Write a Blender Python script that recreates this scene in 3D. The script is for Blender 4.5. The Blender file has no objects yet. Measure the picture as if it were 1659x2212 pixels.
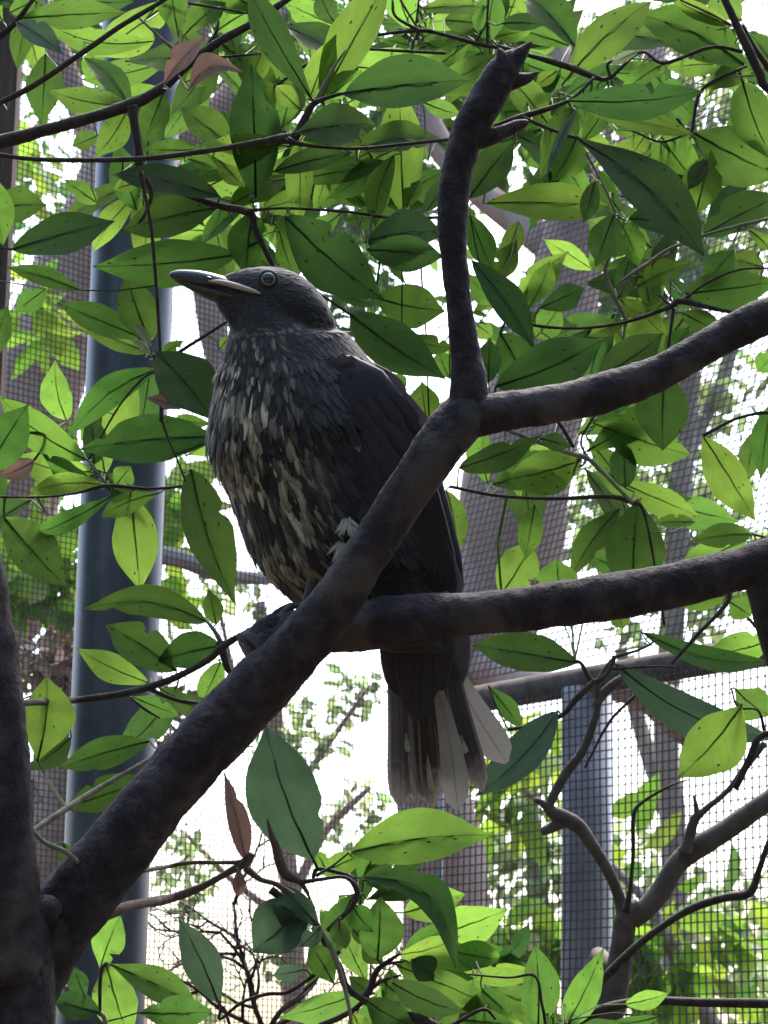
import bpy, bmesh, math, random
import numpy as np
from mathutils import Vector, Matrix, noise

R = math.radians
rnd = random.Random(7)
S = bpy.context.scene
COL = S.collection

# ------------------------------------------------------------------ camera
CAM_LOC = Vector((0, 0, 1.55))
PITCH, ROLL, VFOV = R(13.0), R(1.07), R(23.0)
cd = bpy.data.cameras.new('camera')
cam = bpy.data.objects.new('camera', cd); COL.objects.link(cam)
cd.sensor_fit = 'VERTICAL'; cd.angle = VFOV
cd.clip_start = 0.05; cd.clip_end = 500
CAM_ROT = Matrix.Rotation(math.pi/2 + PITCH, 3, 'X') @ Matrix.Rotation(ROLL, 3, 'Z')
cam.matrix_world = Matrix.Translation(CAM_LOC) @ CAM_ROT.to_4x4()
cd.dof.use_dof = True; cd.dof.focus_distance = 1.42; cd.dof.aperture_fstop = 32.0
S.camera = cam
S.render.resolution_x, S.render.resolution_y = 768, 1024
# ------------------------------------------------------------------ world, sun, exposure
SUN_EL, SUN_AZ = R(58), R(14)        # the sun stands high beyond the aviary
w = bpy.data.worlds.new('World'); S.world = w; w.use_nodes = True
nt = w.node_tree; nt.nodes.clear()
sky = nt.nodes.new('ShaderNodeTexSky'); sky.sky_type = 'NISHITA'; sky.sun_disc = False
sky.sun_elevation = SUN_EL; sky.sun_rotation = SUN_AZ; sky.dust_density = 4.0; sky.air_density = 1.0; sky.ozone_density = 1.0
bg = nt.nodes.new('ShaderNodeBackground'); bg.inputs[1].default_value = 0.15
wo = nt.nodes.new('ShaderNodeOutputWorld')
nt.links.new(sky.outputs[0], bg.inputs[0]); nt.links.new(bg.outputs[0], wo.inputs[0])
sd = bpy.data.lights.new('sun', 'SUN'); sd.energy = 1.5; sd.angle = R(11); sd.color = (1, .97, .92)
sun = bpy.data.objects.new('sun', sd); COL.objects.link(sun)
sdir = Vector((math.sin(SUN_AZ)*math.cos(SUN_EL), math.cos(SUN_AZ)*math.cos(SUN_EL), math.sin(SUN_EL)))
sun.rotation_euler = sdir.to_track_quat('Z', 'Y').to_euler(); sun.location = (0, 0, 12)
S.view_settings.view_transform = 'Standard'; S.view_settings.look = 'None'
S.view_settings.exposure = 2.1; S.view_settings.gamma = 1.0

# ------------------------------------------------------------------ pixel -> direction helpers
F = 1106/math.tan(VFOV/2)
def P(x, y, d):
    """point on the ray of picture position (x, y), 1659 x 2212 units, at distance d along the view axis"""
    return CAM_LOC + CAM_ROT @ Vector(((x-829.5)/F*d, -(y-1106)/F*d, -d))
VX = CAM_ROT @ Vector((1, 0, 0)); VY = CAM_ROT @ Vector((0, 1, 0)); VZ = CAM_ROT @ Vector((0, 0, 1))
CROPS = {'A': (0, 0, .5124), 'B': (800, 0, .5425), 'C': (1650, 0, .5124), 'D': (0, 800, .4822), 'E': (1500, 800, .6028),
         'F': (0, 1600, .4822), 'G': (1600, 1700, .5425), 'H': (0, 2450, .5425), 'I': (800, 2450, .5425), 'J': (1600, 2450, .5425),
         'K': (500, 800, .6028), 'T': (1100, 1900, .4219), 'W': (0, 0, 1.507)}
def cv(c, x, y):
    ox, oy, s = CROPS[c]
    return (ox+x*s)/1.507, (oy+y*s)/1.507
def cs(c, v): return v*CROPS[c][2]/1.507

# ------------------------------------------------------------------ materials
def newmat(name):
    m = bpy.data.materials.new(name); m.use_nodes = True
    n = m.node_tree.nodes; n.clear()
    return m, n, m.node_tree.links
def add(n, t, **kw):
    o = n.new(t)
    for k, v in kw.items(): setattr(o, k, v)
    return o
def ramp(n, stops):
    r = n.new('ShaderNodeValToRGB'); e = r.color_ramp.elements
    e[0].position, e[0].color = stops[0][0], (*stops[0][1], 1)
    e[1].position, e[1].color = stops[-1][0], (*stops[-1][1], 1)
    for p, c in stops[1:-1]:
        q = e.new(p); q.color = (*c, 1)
    return r
def math_(n, L, op, a, b=None):
    m = n.new('ShaderNodeMath'); m.operation = op
    for i, v in enumerate((a, b)):
        if v is None: continue
        if isinstance(v, (int, float)): m.inputs[i].default_value = v
        else: L.new(v, m.inputs[i])
    return m.outputs[0]
def mixc(n, L, fac, a, b, mode='MIX'):
    m = n.new('ShaderNodeMix'); m.data_type = 'RGBA'; m.blend_type = mode
    for s, v in ((m.inputs[0], fac), (m.inputs[6], a), (m.inputs[7], b)):
        if isinstance(v, (int, float)): s.default_value = v
        elif isinstance(v, tuple): s.default_value = (*v, 1)
        else: L.new(v, s)
    return m.outputs[2]

def rough_mat(name, stops, scale=20, rough=.85, bump=.4, stretch=(1, 1, 1), metal=0, detail=6, bdist=.004, streak=None):
    m, n, L = newmat(name)
    tc = add(n, 'ShaderNodeTexCoord'); mp = add(n, 'ShaderNodeMapping'); mp.inputs['Scale'].default_value = stretch
    L.new(tc.outputs['Object'], mp.inputs[0])
    nz = add(n, 'ShaderNodeTexNoise'); nz.inputs['Scale'].default_value = scale; nz.inputs['Detail'].default_value = detail
    nz.inputs['Roughness'].default_value = .65
    L.new(mp.outputs[0], nz.inputs['Vector'])
    r = ramp(n, stops); L.new(nz.outputs[0], r.inputs[0])
    col = r.outputs[0]
    if streak:
        n2 = add(n, 'ShaderNodeTexNoise'); n2.inputs['Scale'].default_value = scale*.35; n2.inputs['Detail'].default_value = 4
        L.new(mp.outputs[0], n2.inputs['Vector'])
        r2 = ramp(n, [(.56, (0, 0, 0)), (.66, (1, 1, 1))]); L.new(n2.outputs[0], r2.inputs[0])
        col = mixc(n, L, r2.outputs[0], col, streak)
    b = add(n, 'ShaderNodeBsdfPrincipled'); b.inputs['Roughness'].default_value = rough; b.inputs['Metallic'].default_value = metal
    b.inputs['Specular IOR Level'].default_value = .3
    L.new(col, b.inputs['Base Color'])
    bu = add(n, 'ShaderNodeBump'); bu.inputs['Strength'].default_value = bump; bu.inputs['Distance'].default_value = bdist
    L.new(nz.outputs[0], bu.inputs['Height']); L.new(bu.outputs[0], b.inputs['Normal'])
    o = add(n, 'ShaderNodeOutputMaterial'); L.new(b.outputs[0], o.inputs[0])
    return m

def leaf_mat(name, base, trans, fac=.5, var=.35, spots=True, rough=.42, vein=.5, dry=False):
    """a leaf: UV.x along the midrib, UV.y across; light passes through it"""
    m, n, L = newmat(name)
    uv = add(n, 'ShaderNodeTexCoord'); sx = add(n, 'ShaderNodeSeparateXYZ'); L.new(uv.outputs['UV'], sx.inputs[0])
    oi = add(n, 'ShaderNodeObjectInfo')
    av = math_(n, L, 'ABSOLUTE', math_(n, L, 'SUBTRACT', sx.outputs[1], .5))
    rib = ramp(n, [(.008, (1, 1, 1)), (.022, (0, 0, 0))]); L.new(av, rib.inputs[0])
    ph = math_(n, L, 'MULTIPLY', math_(n, L, 'SUBTRACT', sx.outputs[0], math_(n, L, 'MULTIPLY', av, .55)), 62)
    sv = ramp(n, [(.86, (0, 0, 0)), (1.0, (1, 1, 1))]); L.new(math_(n, L, 'SINE', ph), sv.inputs[0])
    comb = add(n, 'ShaderNodeCombineXYZ'); [L.new(oi.outputs['Random'], comb.inputs[q_]) for q_ in range(3)]
    va = add(n, 'ShaderNodeVectorMath'); va.operation = 'ADD'; L.new(uv.outputs['UV'], va.inputs[0])
    vs = add(n, 'ShaderNodeVectorMath'); vs.operation = 'SCALE'; L.new(comb.outputs[0], vs.inputs[0]); vs.inputs['Scale'].default_value = 57
    L.new(vs.outputs[0], va.inputs[1])
    nz = add(n, 'ShaderNodeTexNoise'); nz.inputs['Scale'].default_value = 5; nz.inputs['Detail'].default_value = 4; L.new(va.outputs[0], nz.inputs['Vector'])
    fine = add(n, 'ShaderNodeTexNoise'); fine.inputs['Scale'].default_value = 60; fine.inputs['Detail'].default_value = 3; L.new(va.outputs[0], fine.inputs['Vector'])
    vmul = math_(n, L, 'ADD', math_(n, L, 'MULTIPLY', oi.outputs['Random'], var), 1-var*.6)
    blotch = math_(n, L, 'ADD', math_(n, L, 'MULTIPLY', nz.outputs[0], .5), .75)
    blotch = math_(n, L, 'MULTIPLY', blotch, math_(n, L, 'ADD', math_(n, L, 'MULTIPLY', fine.outputs[0], .3), .85))
    k = math_(n, L, 'MULTIPLY', vmul, blotch)
    hs = add(n, 'ShaderNodeHueSaturation')
    hue = math_(n, L, 'ADD', math_(n, L, 'MULTIPLY', math_(n, L, 'FRACT', math_(n, L, 'MULTIPLY', oi.outputs['Random'], 17.3)), .03), .474)
    def tint(c):
        h = add(n, 'ShaderNodeHueSaturation'); h.inputs['Color'].default_value = (*c, 1); L.new(hue, h.inputs['Hue']); L.new(k, h.inputs['Value'])
        x = mixc(n, L, math_(n, L, 'MULTIPLY', sv.outputs[0], .16), h.outputs[0], (c[0]*.45, c[1]*.5, c[2]*.5))
        x = mixc(n, L, math_(n, L, 'MULTIPLY', rib.outputs[0], vein), x, (c[0]*.25, c[1]*.28, c[2]*.3))
        if spots:
            vo = add(n, 'ShaderNodeTexVoronoi'); vo.voronoi_dimensions = '2D'; vo.inputs['Scale'].default_value = 6; L.new(va.outputs[0], vo.inputs['Vector'])
            sp = ramp(n, [(.07, (1, 1, 1)), (.12, (0, 0, 0))]); L.new(vo.outputs['Distance'], sp.inputs[0])
            scol = add(n, 'ShaderNodeSeparateColor'); L.new(vo.outputs['Color'], scol.inputs[0])
            gate = math_(n, L, 'MULTIPLY', math_(n, L, 'GREATER_THAN', nz.outputs[0], .46), math_(n, L, 'GREATER_THAN', scol.outputs[0], .72))
            x = mixc(n, L, math_(n, L, 'MULTIPLY', sp.outputs[0], gate), x, (.02, .018, .01))
        return x
    p = add(n, 'ShaderNodeBsdfPrincipled'); p.inputs['Roughness'].default_value = rough+.08; p.inputs['Specular IOR Level'].default_value = .2
    L.new(tint(base), p.inputs['Base Color'])
    t = add(n, 'ShaderNodeBsdfTranslucent'); L.new(tint(trans), t.inputs[0])
    bu = add(n, 'ShaderNodeBump'); bu.inputs['Strength'].default_value = .25; bu.inputs['Distance'].default_value = .002
    L.new(math_(n, L, 'ADD', fine.outputs[0], math_(n, L, 'MULTIPLY', sv.outputs[0], -.6)), bu.inputs['Height'])
    L.new(bu.outputs[0], p.inputs['Normal'])
    mx = add(n, 'ShaderNodeMixShader'); mx.inputs[0].default_value = fac
    L.new(p.outputs[0], mx.inputs[1]); L.new(t.outputs[0], mx.inputs[2])
    o = add(n, 'ShaderNodeOutputMaterial'); L.new(mx.outputs[0], o.inputs[0])
    return m

def foliage_mat(name, base, trans, fac=.5):
    """small far leaves: colour varies from leaf to leaf through a per-leaf value in UV.y"""
    m, n, L = newmat(name)
    uv = add(n, 'ShaderNodeTexCoord'); sx = add(n, 'ShaderNodeSeparateXYZ'); L.new(uv.outputs['UV'], sx.inputs[0])
    k = math_(n, L, 'ADD', math_(n, L, 'MULTIPLY', sx.outputs[1], .9), .5)
    hue = math_(n, L, 'ADD', math_(n, L, 'MULTIPLY', sx.outputs[0], .06), .47)
    def tint(c):
        h = add(n, 'ShaderNodeHueSaturation'); h.inputs['Color'].default_value = (*c, 1); L.new(hue, h.inputs['Hue']); L.new(k, h.inputs['Value'])
        return h.outputs[0]
    p = add(n, 'ShaderNodeBsdfPrincipled'); p.inputs['Roughness'].default_value = .5; L.new(tint(base), p.inputs['Base Color'])
    t = add(n, 'ShaderNodeBsdfTranslucent'); L.new(tint(trans), t.inputs[0])
    mx = add(n, 'ShaderNodeMixShader'); mx.inputs[0].default_value = fac
    L.new(p.outputs[0], mx.inputs[1]); L.new(t.outputs[0], mx.inputs[2])
    o = add(n, 'ShaderNodeOutputMaterial'); L.new(mx.outputs[0], o.inputs[0])
    return m

def plumage_mat(name):
    m, n, L = newmat(name)
    at = add(n, 'ShaderNodeVertexColor'); at.layer_name = 'plume'
    tc = add(n, 'ShaderNodeTexCoord')
    nz = add(n, 'ShaderNodeTexNoise'); nz.inputs['Scale'].default_value = 900; nz.inputs['Detail'].default_value = 3; L.new(tc.outputs['Object'], nz.inputs['Vector'])
    c = mixc(n, L, 1.0, at.outputs[0], mixc(n, L, nz.outputs[0], (.55, .55, .55), (1.35, 1.35, 1.35)), 'MULTIPLY')
    p = add(n, 'ShaderNodeBsdfPrincipled'); p.inputs['Roughness'].default_value = .72; p.inputs['Specular IOR Level'].default_value = .22
    p.inputs['Sheen Weight'].default_value = .15
    L.new(c, p.inputs['Base Color'])
    o = add(n, 'ShaderNodeOutputMaterial'); L.new(p.outputs[0], o.inputs[0])
    return m
def plain(name, c, rough=.5, metal=0, spec=.5, coat=0):
    m, n, L = newmat(name)
    p = add(n, 'ShaderNodeBsdfPrincipled'); p.inputs['Base Color'].default_value = (*c, 1); p.inputs['Roughness'].default_value = rough
    p.inputs['Metallic'].default_value = metal; p.inputs['Specular IOR Level'].default_value = spec; p.inputs['Coat Weight'].default_value = coat
    o = add(n, 'ShaderNodeOutputMaterial'); L.new(p.outputs[0], o.inputs[0])
    return m

M = {}
M['bark'] = rough_mat('dark_bark', [(.25, (.012, .0095, .0135)), (.5, (.032, .026, .034)), (.75, (.085, .072, .082))], 70, .8, 1.0, (1, 1, 1), streak=(.085, .073, .078), bdist=.006)
M['twig'] = rough_mat('twig_bark', [(.3, (.02, .015, .015)), (.7, (.075, .06, .055))], 120, .75, .5)
M['pale_twig'] = rough_mat('pale_twig_bark', [(.3, (.12, .11, .08)), (.7, (.30, .28, .22))], 120, .75, .5)
M['brown_twig'] = rough_mat('brown_twig_bark', [(.3, (.06, .04, .035)), (.7, (.16, .11, .1))], 120, .75, .5)
M['grey_bark'] = rough_mat('grey_bark', [(.3, (.055, .047, .045)), (.7, (.15, .13, .125))], 45, .85, .7)
M['trunk_bark'] = rough_mat('far_trunk_bark', [(.3, (.28, .2, .175)), (.55, (.38, .285, .255)), (.8, (.46, .37, .335))], 9, .9, .8, (2, 2, .5), bdist=.02)
M['pale_bark'] = rough_mat('far_pale_bark', [(.3, (.22, .19, .17)), (.7, (.38, .34, .32))], 9, .9, .8, (2, 2, .5), bdist=.02)
M['lit_tone'] = leaf_mat('lit_tone_leaf', (.064, .132, .024), (.15, .315, .045), .52)  # bright tone for leaves that look backlit; the light is put into the colour
M['mid_tone'] = leaf_mat('mid_tone_leaf', (.036, .084, .02), (.08, .195, .032), .48)  # middle tone between the lit and shaded leaf colours
M['shaded_tone'] = leaf_mat('shaded_tone_leaf', (.027, .060, .02), (.045, .112, .025), .42)  # dark tone for leaves that look shaded; the shade is put into the colour
M['dull'] = leaf_mat('dull_grey_green_leaf', (.05, .085, .058), (.065, .125, .07), .35, spots=False, rough=.35)
M['dry'] = leaf_mat('dry_leaf', (.26, .18, .155), (.18, .11, .09), .25, spots=False, rough=.7)
M['pale'] = leaf_mat('pale_leaf_underside', (.3, .36, .25), (.3, .4, .2), .35, spots=False)
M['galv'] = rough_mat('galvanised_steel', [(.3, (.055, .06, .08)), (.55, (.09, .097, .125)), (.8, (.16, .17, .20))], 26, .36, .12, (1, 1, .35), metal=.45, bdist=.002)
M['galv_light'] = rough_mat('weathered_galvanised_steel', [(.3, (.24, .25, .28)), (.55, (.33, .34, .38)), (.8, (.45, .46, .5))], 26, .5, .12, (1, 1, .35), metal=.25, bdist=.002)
M['wire'] = plain('black_coated_wire', (.05, .045, .046), .6)
M['soil'] = rough_mat('bare_soil', [(.3, (.035, .026, .018)), (.7, (.10, .075, .05))], 6, .95, .8, bdist=.03)
M['litter'] = foliage_mat('leaf_litter', (.42, .28, .19), (.2, .12, .07), .15)
M['fol_lime'] = foliage_mat('lime_foliage', (.10, .19, .02), (.33, .54, .05), .6)
M['fol_green'] = foliage_mat('green_foliage', (.06, .12, .03), (.14, .28, .05), .5)
M['fol_pale'] = foliage_mat('pale_foliage', (.16, .22, .10), (.34, .46, .18), .5)
M['fol_dark'] = foliage_mat('dark_foliage', (.035, .085, .025), (.08, .2, .03), .45)
M['plume'] = plumage_mat('plumage')

# ------------------------------------------------------------------ object helpers
def tag(o, label, cat=None, group=None, kind=None):
    o['label'] = label
    if cat: o['category'] = cat
    if group: o['group'] = group
    if kind: o['kind'] = kind
    return o
def empty(name, loc, label=None, cat=None, group=None):
    o = bpy.data.objects.new(name, None); COL.objects.link(o); o.location = loc; o.empty_display_size = .05
    if label: tag(o, label, cat, group)
    return o
def world_off(o):
    v = Vector((0, 0, 0))
    while o: v = v + o.location; o = o.parent
    return v
def mk(name, verts, faces, mat, parent=None, smooth=True, uvs=None, origin=None):
    """one mesh object from world-space verts; origin = its own origin in the world"""
    if origin is None: origin = Vector(verts[0])
    off = np.array(origin)
    va = np.asarray(verts, dtype=float) - off
    me = bpy.data.meshes.new(name); me.from_pydata(va.tolist(), [], faces)
    if uvs is not None:
        l = me.uv_layers.new(name='UVMap'); idx = np.empty(len(me.loops), dtype=np.int32); me.loops.foreach_get('vertex_index', idx)
        l.data.foreach_set('uv', np.asarray(uvs, dtype=np.float32)[idx].ravel())
    if smooth: me.polygons.foreach_set('use_smooth', [True]*len(me.polygons))
    me.materials.append(M[mat] if isinstance(mat, str) else mat); me.update()
    o = bpy.data.objects.new(name, me); COL.objects.link(o)
    if parent:
        o.parent = parent; o.location = Vector(origin) - world_off(parent)
    else: o.location = origin
    return o

def catmull(pts, n):
    """pts: list of (Vector, radius); n samples per span"""
    A = [np.array((*p, r)) for p, r in pts]
    A = [2*A[0]-A[1]] + A + [2*A[-1]-A[-2]]
    out = []
    for i in range(1, len(A)-2):
        p0, p1, p2, p3 = A[i-1:i+3]
        for k in range(n):
            t = k/n
            out.append(.5*((2*p1)+(-p0+p2)*t+(2*p0-5*p1+4*p2-p3)*t*t+(-p0+3*p1-3*p2+p3)*t**3))
    out.append(A[-2])
    return [(Vector(a[:3]), max(a[3], 1e-4)) for a in out]

def tube_geo(path, sides=8, lump=0.0, lfreq=30, cap=True):
    V, Fc = [], []
    up = None
    for i, (p, r) in enumerate(path):
        a = path[max(i-1, 0)][0]; b = path[min(i+1, len(path)-1)][0]
        t = (b-a).normalized() if (b-a).length > 1e-9 else Vector((0, 0, 1))
        if up is None:
            up = t.orthogonal().normalized()
        up = (up - t*up.dot(t))
        up = up.normalized() if up.length > 1e-6 else t.orthogonal().normalized()
        s = t.cross(up)
        for k in range(sides):
            an = 2*math.pi*k/sides
            d = up*math.cos(an) + s*math.sin(an)
            q = p + d*r
            if lump:
                q = q + d*r*lump*(noise.noise(q*lfreq) + .5*noise.noise(q*lfreq*2.7) + .45*noise.noise(q*lfreq*6.5))
            V.append(q)
    m = len(path)
    for i in range(m-1):
        for k in range(sides):
            a = i*sides+k; b = i*sides+(k+1) % sides
            Fc.append((a, b, b+sides, a+sides))
    if cap:
        V.append(path[0][0]); c0 = len(V)-1; V.append(path[-1][0]); c1 = len(V)-1
        for k in range(sides):
            Fc.append((c0, (k+1) % sides, k)); e = (m-1)*sides
            Fc.append((c1, e+k, e+(k+1) % sides))
    return V, Fc
def tube(name, pts, mat, parent, sides=10, n=6, lump=.12, lfreq=40, cap=True):
    path = catmull(pts, n)
    V, Fc = tube_geo(path, sides, lump, lfreq, cap)
    return mk(name, V, Fc, mat, parent), path
def wpts(c, spec, depth, scale=1.0):
    """'x y w[ dz]; ...' in crop coordinates -> [(point, radius)]"""
    out = []
    for s in spec.split(';'):
        v = [float(q) for q in s.split()]
        x, y = cv(c, v[0], v[1]); d = depth + (v[3] if len(v) > 3 else 0)
        out.append((P(x, y, d), max(cs(c, v[2])*.5*d/F*scale, .0006)))
    return out

# ================================================================== SETTING
g = mk('ground', [(-150, -150, 0), (150, -150, 0), (150, 150, 0), (-150, 150, 0)], [(0, 1, 2, 3)], 'soil', smooth=False, origin=(0, 0, 0))
g['kind'] = 'structure'; g['label'] = 'bare dark soil under the aviary and trees'

# ------------------------------------------------------------------ trees and shrubs beyond the wire
def foliage_geo(clumps, L, seed, upness=.5):
    """leaf-sized faces through ellipsoid clumps: (x, y, rx, ry, d, cover) in picture units + distance"""
    rs = np.random.RandomState(seed)
    V, Fc, UV = [], [], []
    tmpl = np.array([(0, 0, 0), (.3, .22, .05), (.7, .2, .04), (1, 0, -.06), (.7, -.2, .04), (.3, -.22, .05), (.35, 0, -.01), (.7, 0, -.02)])
    ff = [(0, 6, 1), (6, 7, 2, 1), (7, 3, 2), (0, 5, 6), (6, 5, 4, 7), (7, 4, 3)]
    for (x, y, rx, ry, d, cover) in clumps:
        Lp = L/d*F
        N = int(-math.log(max(1-cover, .01))*math.pi*rx*ry/(.16*Lp*Lp))+2
        c = P(x, y, d); rz = .5*(rx+ry)/F*d
        for _ in range(N):
            v = rs.normal(size=3); v /= np.linalg.norm(v); v *= rs.uniform(.15, 1)**.45
            # leaves sit in sprays: pull toward a few random twig directions
            q = c + VX*(v[0]*rx/F*d) + VY*(v[1]*ry/F*d) + VZ*(v[2]*rz)
            a = rs.normal(size=3); a[2] -= .5; a /= np.linalg.norm(a)
            nrm = rs.normal(size=3)*(1-upness) + np.array((0, 0, upness*1.4)); b = np.cross(nrm, a); b /= np.linalg.norm(b)+1e-9
            n3 = np.cross(a, b); s = L*rs.uniform(.6, 1.25)
            base = len(V)
            pts = np.array(q) + s*(tmpl[:, :1]*a + tmpl[:, 1:2]*b + tmpl[:, 2:]*n3)
            V.extend(pts.tolist()); Fc.extend([tuple(i+base for i in f) for f in ff])
            h, k = rs.rand(), rs.rand(); UV.extend([(h, k)]*8)
    return V, Fc, UV
def far_tree(name, label, cat, trunk, d, clumps, mat, L=.07, bark='trunk_bark', limbs=(), seed=1, group=None, upness=.5):
    tp = []
    for s in trunk.split(';'):
        x, y, wd = [float(q) for q in s.split()]
        tp.append((P(x, y, d), wd*.5*d/F))
    foot = tp[0][0].copy(); foot.z = -.05
    root = empty(name, (foot.x, foot.y, 0), label, cat, group)
    mid = (tp[0][0]*.5+foot*.5)
    tube('trunk', [(foot, tp[0][1]*1.35), (mid, tp[0][1]*1.1)]+tp, bark, root, 12, 6, .10, 6)
    for lb in limbs:
        pts = []
        for s in lb.split(';'):
            v = [float(q) for q in s.split()]
            pts.append((P(v[0], v[1], d+(v[3] if len(v) > 3 else 0)), v[2]*.5*d/F))
        tube('limb', pts, bark, root, 8, 5, .12, 10)
    if clumps:
        cl = [(x, y, rx, ry, d+dd, cov) for (x, y, rx, ry, dd, cov) in clumps]
        V, Fc, UV = foliage_geo(cl, L, seed, upness)
        o = mk('crown', V, Fc, mat, root, True, UV, origin=cl[0] and P(cl[0][0], cl[0][1], cl[0][4])); o['kind'] = 'stuff'
    return root

far_tree('lime_tree', 'broad-leaved tree glowing lime green behind the steel pole', 'tree',
         '262 2300 70; 258 1700 66; 262 1000 60; 275 500 50', 5.6,
         [(70, 1255, 135, 100, 0, .985), (150, 1130, 120, 60, .2, .8), (80, 640, 75, 120, .1, .85), (378, 1085, 60, 130, .1, .93), (50, 330, 70, 130, .3, .55), (420, 1270, 90, 60, .2, .4), (130, 980, 80, 60, .2, .5)],
         'fol_lime', .11, 'pale_bark', ['262 1190 40 0; 380 1205 38 -.1; 460 1235 34 -.1; 560 1250 28 0; 720 1240 20 .1'], 3, upness=.12)
far_tree('leaning_tree', 'thick brown trunk leaning up behind the fine wire mesh', 'tree',
         '-60 1500 210; 0 1200 205; 60 900 205; 130 680 195; 240 430 175; 360 120 150; 460 -200 120', 6.5,
         [(120, 120, 200, 130, .5, .5), (320, 20, 220, 110, .5, .75), (100, 420, 150, 140, .7, .5), (480, 470, 110, 150, .6, .55), (430, 240, 140, 180, .5, .55), (560, 60, 160, 120, .5, .6)],
         'fol_green', .08, 'trunk_bark', ['240 430 90 0; 190 280 60 .1; 130 120 50 .1; 60 -60 40 .1', '300 260 80 0; 430 520 72 -.2; 470 760 60 -.3; 560 1000 40 -.3', '240 430 60 0; 520 180 60 .2; 640 -60 50 .3'], 5)
far_tree('curved_tree', 'tall brown trunk curving up behind the bird and its tail', 'tree',
         '965 2330 200; 960 1900 190; 930 1600 150; 1010 1420 205; 1090 1230 232; 1125 1000 236; 1185 760 190; 1230 560 150; 1240 380 120; 1190 120 95; 1150 -200 80', 6.0,
         [(880, 60, 320, 170, .6, .7), (820, 380, 260, 200, .7, .85), (1120, 230, 230, 200, .7, .8), (1380, 560, 200, 200, .9, .8), (1060, 700, 110, 190, .6, .6), (700, 620, 180, 120, .6, .8)],
         'fol_green', .075, 'trunk_bark', ['1050 1440 90 -.1; 1140 1478 60 -.3; 1280 1478 56 -.4; 1400 1500 74 -.4; 1475 1555 88 -.4; 1512 1600 60 -.4', '1235 620 90 0; 1330 420 70 .2; 1420 100 50 .3', '1225 560 80 0; 960 330 60 .2; 880 60 50 .3'], 7)
far_tree('pale_tree', 'slender trunk with a pale green dappled crown behind the upper mesh', 'tree',
         '1460 2300 62; 1455 1800 58; 1440 1560 56; 1475 1000 50; 1500 600 44; 1480 100 34', 7.5,
         [(1420, 200, 260, 210, 0, .78), (1570, 480, 170, 150, 0, .72), (1490, 830, 180, 130, .2, .7), (1370, 1100, 200, 150, .2, .78), (1600, 1230, 130, 110, 0, .6), (1420, 1340, 190, 80, 0, .5), (1560, 1060, 80, 130, .3, .5)],
         'fol_pale', .07, 'pale_bark', ['1450 1780 40 0; 1380 1560 34 .1; 1340 1400 26 .1', '1475 1000 34 0; 1580 760 28 .2; 1640 400 20 .3'], 9)
far_tree('lime_shrub', 'lime green broad-leaved shrub low behind the square wire mesh', 'shrub',
         '1560 2330 40; 1500 2150 36; 1400 1950 30', 6.2,
         [(1110, 2045, 150, 70, 0, .99), (1390, 2070, 110, 110, 0, .985), (1110, 1690, 120, 130, .2, .92), (1580, 2110, 130, 120, .2, .85), (1340, 1820, 80, 70, .3, .5), (1560, 1950, 110, 70, .2, .4)],
         'fol_lime', .14, 'pale_bark', ['1500 2150 24 0; 1300 2080 20 0; 1110 2040 16 0', '1400 1950 20 0; 1250 1800 16 .1; 1110 1690 12 .2'], 11, upness=.12)
far_tree('dappled_tree', 'pale dappled green tree between the curved trunk and the grey post', 'tree',
         '1180 2330 50; 1170 2000 44; 1150 1800 40; 1140 1560 30', 8.5,
         [(1130, 1880, 130, 100, 0, .88), (1140, 1640, 110, 100, 0, .7), (1350, 1900, 120, 130, .2, .65), (1520, 2050, 170, 150, .3, .75), (1620, 1930, 80, 90, .3, .4)],
         'fol_pale', .08, 'pale_bark', [], 13)
far_tree('thin_tree', 'thin half-bare tree against the white sky beside the diagonal limb', 'tree',
         '640 2330 60; 635 2150 54; 628 1950 46; 610 1750 40; 590 1500 34; 560 1300 26', 6.8,
         [(640, 2040, 90, 110, 0, .3), (400, 2150, 130, 70, 0, .5), (400, 1880, 80, 110, 0, .65), (470, 1290, 110, 50, 0, .5), (640, 1580, 110, 80, 0, .62), (770, 1790, 80, 110, .2, .55), (770, 1500, 70, 60, .2, .6), (600, 1420, 60, 60, 0, .6)],
         'fol_pale', .05, 'trunk_bark', ['635 2150 24 0; 700 2030 18 0; 780 1930 12 0', '628 1950 24 0; 700 1800 18 0; 800 1700 12 0', '630 2000 20 0; 500 1900 14 0; 400 1800 9 0', '610 1750 20 0; 700 1620 14 0; 800 1480 9 0', '600 1600 16 0; 520 1500 12 0; 470 1300 8 0'], 15)
# big unseen evergreens, added behind the camera to keep the perch in shade
def shade_tree(x, y, h, r, seed, label):
    root = empty('unseen_shade_tree', (x, y, 0), label, 'tree', 'unseen evergreens added to shade the perch')
    tube('trunk', [(Vector((x, y, -.05)), .2), (Vector((x+.1, y, h*.5)), .16), (Vector((x, y+.1, h+.4)), .08)], 'trunk_bark', root, 12, 6, .1, 4)
    rs = np.random.RandomState(seed); V, Fc, UV = [], [], []
    n = 3400
    c = rs.normal(size=(n, 3)); c /= np.linalg.norm(c, axis=1)[:, None]; c *= rs.uniform(.3, 1, (n, 1))**.5*r
    c[:, 2] *= h/r*.62; c += np.array((x, y, h*.62))
    a = rs.normal(size=(n, 3)); a /= np.linalg.norm(a, axis=1)[:, None]; b = np.cross(a, rs.normal(size=(n, 3))); b /= np.linalg.norm(b, axis=1)[:, None]
    L = rs.uniform(.22, .4, (n, 1))
    q = np.stack([c-a*L*.5, c+b*L*.24, c+a*L*.5, c-b*L*.24], 1).reshape(-1, 3)
    uv = np.repeat(rs.rand(n, 2), 4, 0)
    o = mk('crown', q, [(4*i, 4*i+1, 4*i+2, 4*i+3) for i in range(n)], 'fol_dark', root, False, uv); o['kind'] = 'stuff'
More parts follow.
